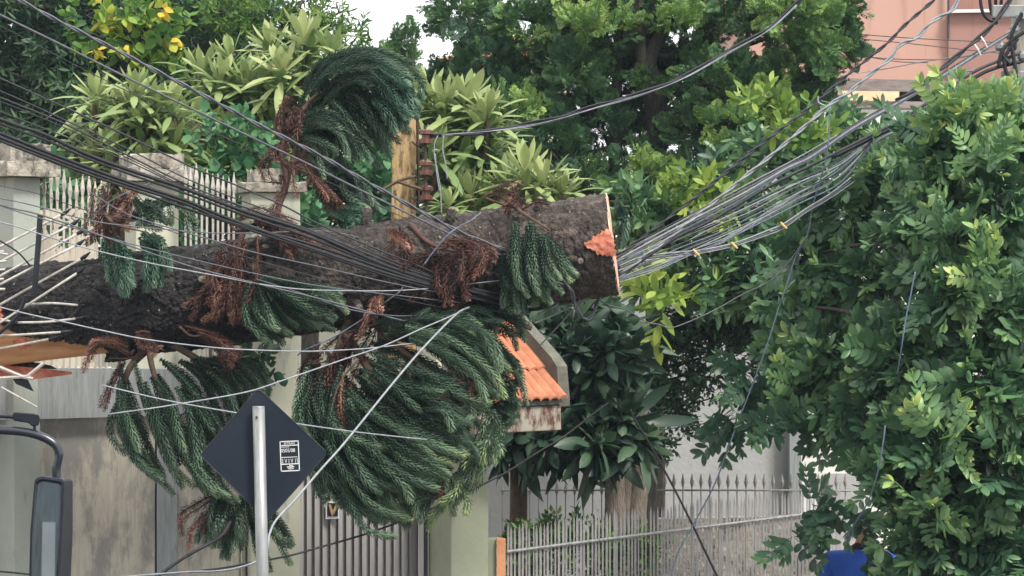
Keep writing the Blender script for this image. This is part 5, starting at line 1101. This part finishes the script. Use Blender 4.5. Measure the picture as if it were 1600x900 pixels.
# (1) big glossy tree at the right
t = tree_thing('glossy_leaved_tree', 'big glossy broad-leaved tree filling the right side in front of the pole', 'tree', 1500, 17.7); rng = R_(101)
bl = [(1505, 225, 18.0, 95, 62, .55), (1585, 205, 18.1, 60, 60, .5), (1440, 235, 18.35, 60, 52, .35), (1390, 290, 19.0, 70, 60, .4), (1310, 330, 19.2, 70, 60, .4), (1440, 340, 18.0, 90, 80, .6), (1560, 320, 17.8, 90, 90, .6),
      (1260, 400, 19.2, 60, 55, .4), (1350, 430, 18.9, 80, 70, .5), (1470, 450, 17.6, 90, 80, .6), (1580, 470, 17.5, 80, 90, .6), (1250, 480, 19.2, 50, 45, .35), (1300, 540, 18.9, 80, 70, .5), (1400, 560, 17.9, 90, 80, .6),
      (1520, 590, 17.4, 90, 80, .6), (1600, 620, 17.5, 70, 90, .6), (1248, 575, 19.1, 55, 45, .35), (1272, 640, 18.8, 55, 40, .35), (1350, 650, 18.3, 80, 55, .5), (1450, 690, 17.5, 90, 75, .6), (1560, 730, 17.4, 80, 80, .6),
      (1395, 755, 17.8, 55, 55, .45), (1450, 840, 17.6, 65, 70, .5), (1530, 850, 17.5, 90, 70, .5), (1600, 860, 17.5, 60, 70, .5), (1450, 915, 17.7, 50, 40, .4)]
trunk_up(t, 1500, 17.9, [(1500, 700, 17.9), (1490, 500, 17.9), (1500, 300, 18.0)], .12, bl, rng, .022)
foliage('crown', [(b[0] + 4, b[1], b[2], b[3] * .92, b[4] * .92, b[5]) for b in bl], sp_guava, M['guava'], t, rng, density=42, size=(.75, 1.15), out=1, up=.15, jit=.55, inner=.25, base_t=.37, spread=.16, hang=.25)
foliage('new_growth', [(1505, 178, 17.7, 90, 24, .4), (1585, 165, 17.8, 36, 24, .4), (1540, 250, 17.3, 70, 50, .3, .7), (1440, 240, 17.9, 40, 30, .2, .7), (1490, 370, 17.3, 60, 25, .2), (1540, 420, 17.1, 50, 60, .2), (1470, 680, 17.0, 40, 60, .2), (1560, 700, 17.0, 40, 50, .2), (1260, 600, 18.6, 60, 20, .2), (1360, 270, 18.7, 50, 20, .3), (1450, 800, 17.1, 50, 50, .2)],
        sp_guava, M['guava'], t, rng, density=26, size=(.7, 1.0), up=.5, base_t=.66, spread=.12)
foliage('hanging_sprays', [(1270, 790, 18.5, 16, 50, .1), (1240, 840, 18.5, 30, 10, .1), (1222, 660, 18.7, 14, 30, .1), (1335, 800, 18.3, 24, 14, .1), (1150, 650, 19.2, 18, 30, .15), (1175, 590, 19.2, 30, 25, .2), (1375, 850, 18.2, 22, 16, .1)], sp_guava, M['guava'], t, rng, density=48, size=(.8, 1.1), up=-.5, base_t=.25, inner=0)

# (2) cypress with two dark stems, centre
t = tree_thing('cypress_tree', 'tall dark cypress-like tree with forked stems in the centre background', 'tree', 1020, 25); rng = R_(102)
bl = [(720, 10, 25.2, 60, 60, .8, .9), (760, 100, 25.2, 55, 45, .7, 1, -.12), (820, 60, 25.3, 60, 60, .9, .75), (800, 170, 25.0, 70, 55, .8, 1, -.1), (880, 10, 25, 60, 50, .8), (890, 120, 25.0, 70, 60, .9, .9), (950, 60, 25.2, 60, 50, .8, .6), (860, 230, 24.9, 70, 60, .8, 1, -.08), (940, 190, 25.3, 55, 45, .8, .8, -.12),
      (1000, -10, 25, 70, 50, .8), (1070, 60, 25.3, 70, 50, .8, .6), (1130, 0, 25, 80, 60, .9), (1130, 130, 24.8, 80, 60, .8, .9), (1230, 20, 24.9, 70, 60, .8), (1300, 20, 24.8, 55, 50, .6), (1310, 75, 24.8, 42, 40, .5), (1240, 110, 24.8, 65, 55, .7), (1150, 210, 24.7, 70, 50, .7, 1, -.05), (1080, 200, 24.8, 50, 50, .6, .7, -.05),
      (1230, 190, 24.9, 50, 45, .6), (1000, 260, 24.9, 55, 40, .6, .8), (920, 300, 24.9, 60, 50, .7, 1, -.1), (1060, 290, 24.8, 60, 50, .7, .9), (700, 130, 25.6, 40, 30, .5, .9, -.1), (740, 210, 25.6, 70, 60, .6, .9, -.1), (840, 330, 25.5, 90, 60, .7, .9, -.1), (1275, 140, 24.8, 40, 40, .5), (1010, 110, 25.8, 60, 60, .5, .7, -.1), (1040, 170, 25.7, 60, 60, .5, .7, -.1), (960, 130, 25.7, 60, 50, .5, .8, -.1), (1080, 120, 25.6, 60, 60, .5, .7), (1010, 30, 25.7, 60, 50, .5, .8), (1000, 200, 25.9, 60, 40, .5, .6, -.1), (1020, 130, 24.6, 36, 26, .2, .7), (905, 70, 25.6, 60, 60, .5, .7)]
mbt = MB(); base = np.array([P(1020, 450, 25)[0], 25, 0])
stemA = spline([base, P(1025, 420, 25), P(1021, 260, 25), P(1022, 180, 25.0), P(1008, 120, 25), P(1000, 60, 25), P(990, -60, 25)], 8); mbt.tube(stemA, np.linspace(.10, .045, len(stemA)), 10)
stemB = spline([P(1022, 190, 25), P(1030, 140, 25), P(1015, 95, 25), P(1050, 20, 25), P(1080, -60, 25)], 8); mbt.tube(stemB, np.linspace(.08, .05, len(stemB)), 8)
stemC = spline([base + (-.3, .2, 0), P(950, 420, 25.2), P(958, 300, 25.2), (P(962, 180, 25.2)), P(970, -20, 25.2)], 8); mbt.tube(stemC, np.linspace(.08, .04, len(stemC)), 9)
for b in bl:
    c = P(*b[:3]); pp = stemA if b[0] > 985 else stemC; k = int(np.argmin(np.abs(pp[:, 2] - c[2] + .35))); limbs(mbt, pp[k], [b], .03, rng, 4)
mbt.build('trunk', M['treebark'], t, True)
foliage('crown', bl, sp_cyp, M['cypress'], t, rng, density=52, size=(.55, 1.0), out=.9, up=.5, jit=.6, inner=.3, base_t=.46, spread=.2)
foliage('bright_tips', [(1010, 270, 24.2, 45, 20, .2), (1080, 290, 24.2, 60, 20, .2), (1140, 190, 24.1, 60, 35, .3), (1280, 60, 24.2, 50, 70, .3), (930, 40, 24.2, 70, 40, .3), (1050, 30, 24.2, 60, 30, .3), (1240, 20, 24.1, 80, 40, .3), (820, 175, 24.2, 40, 25, .3), (1130, 240, 24.0, 50, 25, .2), (1200, 160, 24.2, 40, 40, .2)], sp_cyp, M['cypress'], t, rng, density=34, size=(.6, 1.0), up=.8, base_t=.72, spread=.12)

# (3) leafy hedge-like tree between the cypress and the glossy tree
t = tree_thing('leafy_shrub', 'mixed green leafy tree behind the fan of cables, right of the sawn end', 'tree', 1470, 22.6); rng = R_(103)
bl = [(985, 330, 22.6, 40, 60, .5), (1050, 350, 22.6, 60, 60, .5), (1120, 290, 22.7, 60, 50, .5), (1190, 250, 22.8, 60, 50, .5), (1250, 220, 23.0, 50, 40, .5), (1310, 200, 23.2, 50, 35, .5), (1130, 370, 22.4, 70, 50, .5), (1200, 340, 22.4, 70, 60, .5), (1030, 430, 22.4, 60, 50, .5), (1110, 450, 22.3, 70, 50, .5), (1190, 440, 22.2, 70, 60, .5), (1260, 300, 22.6, 60, 60, .5), (1350, 230, 23, 60, 40, .5), (1280, 400, 22.4, 60, 60, .5), (1070, 375, 22.8, 60, 50, .4), (1010, 390, 22.8, 50, 50, .4)]
trunk_up(t, 1470, 22.6, [(1460, 640, 22.6), (1380, 480, 22.6), (1200, 400, 22.6), (1130, 330, 22.6)], .09, bl, rng, .02)
foliage('crown', bl, sp_mid, M['guava'], t, rng, density=30, size=(.7, 1.1), up=.3, base_t=.42, spread=.2)
foliage('new_growth', [(1045, 330, 21.9, 22, 18, .1), (1080, 300, 21.9, 14, 30, .1), (1000, 440, 21.8, 35, 20, .1), (1030, 460, 21.7, 40, 14, .1), (1180, 170, 22.2, 30, 20, .1), (1215, 200, 22.2, 30, 25, .1), (1270, 200, 22.2, 25, 25, .1), (1110, 310, 21.9, 30, 20, .1), (1150, 330, 21.8, 40, 20, .1)], sp_mid, M['limeleaf'], t, rng, density=40, size=(.9, 1.2), up=.8, base_t=.62, spread=.15)

# (4) fine-leaved tree hanging over the grey wall
t = tree_thing('fine_leaved_tree', 'fine-leaved dark tree hanging over the grey wall right of the canopy', 'tree', 1035, 23.2); rng = R_(104)
bl = [(1060, 520, 23, 60, 45, .4, .9), (1130, 520, 23, 60, 40, .4, .7), (1190, 530, 23, 50, 45, .4, .6), (1060, 590, 23, 50, 45, .4, .8), (1110, 590, 23, 45, 40, .3, .45), (1060, 640, 23, 34, 30, .3, .8), (1180, 600, 23, 45, 35, .3, .55), (1020, 690, 23, 30, 30, .3, .6), (1000, 600, 23, 40, 50, .4), (1230, 480, 22.9, 60, 50, .4, .9), (1150, 450, 23.1, 80, 40, .4, .9), (1250, 560, 22.9, 40, 50, .4, .6), (1100, 490, 22.8, 70, 40, .4, .9), (1170, 500, 22.8, 60, 40, .4, .8), (1210, 540, 22.8, 40, 50, .3, .7)]
trunk_up(t, 1005, 23.2, [(1008, 700, 23.2), (1022, 600, 23.2), (1050, 500, 23.2)], .12, bl, rng, .011, sub=4)
foliage('crown', bl, sp_small, M['narrow'], t, rng, density=95, size=(.8, 1.2), up=-.1, base_t=.3, spread=.14, hang=.4)

# (5) dark long-leaved plant under the sawn end
t = tree_thing('dark_long_leaved_tree', 'dark long-leaved tree under the sawn end, with drooping leaves and a fibrous double stem', 'tree', 975, 22); rng = R_(105)
bl = [(850, 520, 21.6, 40, 34, .35), (900, 510, 21.6, 45, 36, .35), (955, 515, 21.7, 40, 40, .35), (870, 580, 21.6, 45, 36, .35), (925, 570, 21.6, 45, 40, .35), (970, 590, 21.6, 35, 40, .3), (835, 635, 21.5, 50, 35, .4), (900, 640, 21.4, 50, 35, .4), (960, 650, 21.4, 45, 32, .35), (795, 680, 21.4, 36, 25, .35), (855, 680, 21.3, 50, 28, .35), (915, 685, 21.3, 45, 30, .35), (775, 650, 21.7, 32, 35, .3), (960, 700, 21.3, 26, 24, .2), (1000, 680, 21.3, 14, 20, .15)]
mbt = MB()
for xo, rr in ((-14, .10), (14, .085), (0, .075)):
    pp = spline([(P(980 + xo, 450, 22)[0], 22, 0), P(978 + xo, 850, 22), P(980 + xo * 1.2, 760, 22), P(975 + xo * 1.6, 680, 21.9), P(960 + xo * 3, 600, 21.8)], 7); mbt.tube(pp, np.linspace(rr * 1.15, rr * .7, len(pp)), 10)
for b in bl: limbs(mbt, P(975, 700, 21.9), [b], .025, rng, 2)
mbt.build('trunk', M['palmbark'], t, True)
foliage('crown', bl, sp_dros, M['darkrosette'], t, rng, density=17, size=(.75, 1.1), out=.7, up=.7, jit=.45, inner=.2, base_t=.36, spread=.2)
foliage('new_growth', [(1005, 455, 20.9, 20, 8, .08), (1035, 480, 20.9, 14, 10, .08)], sp_mid, M['limeleaf'], t, rng, density=40, size=(1.2, 1.6), up=.5, base_t=.7)
foliage('hanging_foliage', [(960, 545, 21.3, 40, 30, .15), (890, 545, 21.3, 40, 26, .15), (985, 560, 21.3, 20, 40, .15)], sp_dros, M['darkrosette'], t, rng, density=14, size=(.7, .9), up=.3, base_t=.3)

# (6) hedge behind the picket fence
t = tag(foliage('low_hedge', [(x, 870 + 8 * math.sin(x), 21.3, 26, 60, .22) for x in range(800, 1030, 26)], sp_small, M['limeleaf'], None, R_(106), density=75, size=(.8, 1.2), up=.8, base_t=.3, spread=.2), 'low yellow-green hedge growing behind the left end of the picket fence', 'hedge')
# vines on the render post
# (7) pale rosette shrubs: each has its own stems and crown
def rosette_shrub(label, heads, Y, xb, seed, size=1.0, m='rosette', bt=.5, tp=None):
    t = tree_thing('long_leaved_shrub', label, 'shrub', xb, Y); rng = R_(seed); tp = tp or sp_ros; mbt = MB(); Vs = []; Fs = []; Ts = []; nv = 0
    root = np.array([P(xb, 450, Y)[0], Y, 0]); fork = P(xb, 430, Y)
    pp = spline([root, (root + fork) / 2 + (.05, 0, 0), fork], 6); mbt.tube(pp, np.linspace(.08, .05, len(pp)), 8)
    for h in heads:
        x, y = h[:2]; s = (h[2] if len(h) > 2 else 1) * size; tilt = h[3] if len(h) > 3 else rng.normal(0, .25)
        Yh = Y + rng.uniform(-.35, .35); c = P(x, y, Yh)
        pp = spline([fork, (fork + c) / 2 + (rng.normal(0, .06), 0, -.15), c - (0, 0, .25), c], 5); mbt.tube(pp, np.linspace(.035, .014, len(pp)), 6)
        V, FA, T = tp[rng.randint(len(tp))]; R = rotm(np.array([[tilt, rng.normal(-.15, .2), 1.]]), np.array([rng.uniform(0, 6.28)]))[0]
        Vs.append(V @ R.T * s + c); Fs.append(FA + nv); nv += len(V); Ts.append(T + bt + rng.normal(0, .09))
        # older, lower whorl
        V, FA, T = tp[rng.randint(len(tp))]; R = rotm(np.array([[tilt, rng.normal(0, .2), 1.]]), np.array([rng.uniform(0, 6.28)]))[0]
        Vs.append(V @ R.T * s * .95 + c - (0, -.05, .16)); Fs.append(FA + nv); nv += len(V); Ts.append(T + bt - .22 + rng.normal(0, .08))
    mbt.build('stem', M['twig'], t, True)
    mesh('crown', np.vstack(Vs), np.vstack(Fs), M[m], t, tint=np.clip(np.concatenate(Ts), 0, 1), smooth=True)
    return t
rosette_shrub('pale green long-leaved shrub left of the arching bough, its tallest heads against the trees', [(345, 125, 1.0), (330, 165), (385, 130), (300, 190), (425, 75, 1.0), (410, 130), (440, 110), (475, 60, 1.15), (490, 100), (515, 85), (455, 150), (360, 90, .9), (315, 110), (400, 180), (350, 210), (500, 140), (545, 130), (435, 195), (380, 235), (300, 235), (330, 260)], 22.4, 400, 201)
rosette_shrub('pale green long-leaved shrub above the blotchy pillar cap, lower left', [(170, 180, 1.05), (150, 150, .9), (200, 170), (225, 200), (180, 235), (235, 165), (270, 230, 1.0), (240, 225), (285, 245), (150, 240, .9), (120, 215, .8), (215, 255), (255, 195), (210, 140, .9), (270, 165), (140, 265, .9)], 22.0, 210, 202)
rosette_shrub('pale green long-leaved shrub right of the ochre post', [(690, 165, 1.1), (730, 160, 1.15), (665, 150), (760, 175, .9), (700, 200), (740, 215, .9), (680, 235), (720, 250), (700, 285, .9), (755, 200), (660, 200, .9), (770, 235, .8), (725, 290, .9)], 22.3, 705, 203, size=1.05)
rosette_shrub('bright long-leaved shrub just above the sawn end of the trunk', [(820, 270, 1.15), (785, 290, .95), (850, 285, 1.0), (735, 305, 1.0), (880, 300, .85), (760, 320, .8), (820, 310, .8), (700, 320, .7), (855, 320, .7)], 21.6, 800, 204, size=1.0, bt=.56)

# (8) left background trees
t = tree_thing('dark_leafy_tree', 'dark green tree with small hanging leaves in the top left corner', 'tree', 40, 27); rng = R_(107)
bl = [(x + rng.normal(0, 10), y + rng.normal(0, 8), 27 + rng.uniform(-.5, .5), 62, 55, .6) for x in range(-40, 300, 62) for y in range(-30, 290, 62)] + [(x, y, 28.5, 80, 70, .6) for x in range(-60, 380, 85) for y in range(-30, 300, 75)] + [(20, 250, 26.5, 60, 40, .5), (330, 20, 27, 60, 50, .6), (400, 10, 27, 60, 50, .6), (340, 90, 27.4, 60, 50, .6), (420, 200, 27.4, 80, 60, .6), (340, 240, 27, 60, 60, .6), (540, 240, 27.4, 80, 80, .6), (450, 280, 27.2, 80, 60, .6)]
trunk_up(t, 40, 27.2, [(60, 300, 27.2), (100, 150, 27.2), (150, 20, 27.2)], .18, bl[::2], rng, .03, sub=1)
foliage('crown', bl, sp_narrow, M['narrow'], t, rng, density=34, size=(.8, 1.2), up=-.2, base_t=.42, spread=.17, hang=.5)
t = tree_thing('yellowing_tree', 'yellow-green tree with drooping heart-shaped leaves turning yellow, upper left', 'tree', 190, 25.2); rng = R_(108)
bl = [(130, 20, 25.3, 45, 35, .4, .7), (190, 10, 25, 50, 40, .4), (245, 40, 25, 50, 45, .4), (280, 10, 25.2, 40, 30, .4, .7), (205, 60, 25, 50, 30, .4, .6), (265, 90, 25.1, 30, 30, .3, .9), (160, 60, 25.2, 30, 30, .3, .6), (300, 70, 25.2, 30, 40, .3, .4)]
trunk_up(t, 200, 25.3, [(215, 300, 25.3), (225, 130, 25.3), (200, 30, 25.3)], .06, bl, rng, .016)
foliage('crown', bl, sp_heart, M['yellowleaf'], t, rng, density=18, size=(.7, 1.05), up=-.2, base_t=.5, spread=.26, hang=.7)
foliage('yellow_leaves', [(157, 35, 24.7, 10, 16, .1, 1, 0), (196, 25, 24.7, 10, 18, .1), (190, 70, 24.6, 16, 14, .1), (255, 15, 24.7, 8, 14, .1), (262, 60, 24.7, 14, 30, .1), (148, 76, 24.7, 14, 6, .1)], [spray_alternate(R_(5), n=2, L=.17, W=.10, gap=.02, wid=.4)], M['yellowleaf'], t, rng, density=12, size=(.45, .8), up=-1, base_t=1.0, spread=.12)
t = tree_thing('feathery_tree', 'lime-green feathery tree whose edge meets the white sky', 'tree', 480, 26); rng = R_(109)
bl = [(350, 20, 26.2, 50, 45, .5), (420, 30, 26, 60, 50, .5), (480, 30, 26.1, 45, 45, .5), (515, 60, 26, 45, 40, .4), (550, 90, 26, 35, 28, .3), (450, 80, 26.2, 60, 40, .5), (560, 55, 26, 22, 16, .2, .6), (585, 95, 26, 30, 22, .3, .9), (480, -10, 26, 30, 20, .3), (530, 20, 26, 10, 20, .15, .8), (600, 120, 26, 30, 30, .3)]
trunk_up(t, 480, 26.2, [(485, 300, 26.2), (470, 130, 26.2), (440, 20, 26.2)], .09, bl, rng, .018, sub=4)
foliage('crown', bl, sp_narrow, M['limeleaf'], t, rng, density=36, size=(.6, .95), up=.2, base_t=.36, spread=.2)
for xx, yy, ww, hh in ((612, 98, 15, 30), (642, 95, 20, 34)):
    t = tree_thing('small_conifer', 'small conifer top against the white sky, %s' % ('nearer the feathery lime tree' if xx < 630 else 'just above the end of the arching bough'), 'tree', xx, 30); rng = R_(xx)
    bl = [(xx, yy + hh * k, 30, ww * (.4 + .3 * k), 18, .2 + .08 * k) for k in range(-1, 4)]
    trunk_up(t, xx, 30, [(xx, yy + 80, 30), (xx, yy - hh * .8, 30)], .07, [], rng)
    foliage('crown', bl, sp_cyp, M['cypress'], t, rng, density=60, size=(.7, 1.0), up=1.4, base_t=.5)
# round-leaved climber on the pillar and fence
t = tree_thing('round_leaved_climber', 'round-leaved climber between the pillar caps behind the spiked fence', 'climber', 330, 20.6); rng = R_(110)
bl = [(335, 215, 20.8, 40, 30, .2), (385, 235, 20.8, 35, 30, .2), (340, 300, 20.8, 50, 50, .25, .8), (300, 350, 20.8, 50, 50, .25, .8), (400, 200, 20.9, 30, 25, .2), (110, 340, 20.3, 60, 50, .2, .5), (90, 290, 20.6, 40, 30, .2, .7), (450, 320, 20.6, 40, 60, .2, .8), (480, 360, 20.4, 40, 30, .2), (590, 270, 21.2, 30, 50, .25), (560, 290, 21.2, 40, 40, .25)]
trunk_up(t, 330, 20.9, [(330, 500, 20.9), (330, 300, 20.9)], .025, bl, rng, .010, sub=2)
foliage('leaves', bl, sp_round, M['round'], t, rng, density=40, size=(.7, 1.05), up=0, base_t=.42, spread=.17, hang=.3)
t = tree_thing('dark_climber', 'dark leafy climber hanging beside the cream pillar under the trunk', 'climber', 385, 19.2); rng = R_(111)
bl = [(395, 550, 19.1, 22, 22, .1), (412, 575, 19.1, 18, 20, .1), (380, 540, 19.15, 18, 16, .08)]
trunk_up(t, 385, 19.3, [(385, 540, 19.2)], .01, bl, rng, .006, sub=1)
foliage('leaves', bl, sp_round, M['narrow'], t, rng, density=90, size=(.6, .9), up=-.3, base_t=.36, hang=.5)
# brownish shrub behind the wires, above the blotchy cap; dense far planting closing the yard
t = tree_thing('yard_shrub', 'broad green shrub mass behind the trunk in the yard', 'shrub', 600, 24); rng = R_(112)
bl = [(x + rng.normal(0, 12), y, 24 + rng.uniform(-.3, .3), 62, 55, .45) for x in range(80, 900, 70) for y in (300, 370)] + [(600, 240, 24.3, 60, 60, .4), (540, 200, 24.6, 60, 60, .4), (660, 260, 24.4, 60, 60, .4), (480, 240, 24.6, 60, 50, .4), (740, 330, 24, 60, 50, .4), (830, 380, 24, 90, 50, .4), (930, 400, 24, 60, 50, .4), (900, 460, 24, 90, 50, .4), (830, 470, 24, 60, 50, .4)]
trunk_up(t, 600, 24.2, [(600, 500, 24.2), (600, 320, 24.2)], .08, bl[::3], rng, .02, sub=1)
foliage('crown', bl, sp_mid, M['narrow'], t, rng, density=26, size=(.7, 1.1), up=.2, base_t=.4, spread=.16)

# unseen house added behind the camera to shape the truck mirror's reflection
hb = thing('house', (-4, -12, -.15), 'dark unseen house behind the camera, added for its reflection in the truck mirror', 'building')
MB().box((-4, -14, 2.6), (16, 4, 5.5)).build('wall', M['darkframe'], hb)
MB().box((-3.12, -11.94, 3.5), (.15, .12, .66)).build('window', M['whitewall'], hb)  # pale block added as the bright shape in the mirror
MB().box((-3.2, -11.98, 3.7), (.40, .06, 1.5)).build('mirror_grey_panel', M['board_grey'], hb)  # grey panel added as the mid tone round that bright reflection


# thin bluish volume added to lift the dark gaps in the foliage
hz = MB().box((0, 40, 9.3), (160, 130, 21.5)).build('added_haze', None); tag(hz, kind='stuff')
hm = bpy.data.materials.new('shadow_lift_haze'); hm.use_nodes = True; ht = hm.node_tree; ht.nodes.clear()
pv = ht.nodes.new('ShaderNodeVolumePrincipled'); pv.inputs['Color'].default_value = (.62, .80, 1, 1); pv.inputs['Density'].default_value = .0005
ho = ht.nodes.new('ShaderNodeOutputMaterial'); ht.links.new(pv.outputs[0], ho.inputs['Volume']); hz.data.materials.append(hm)
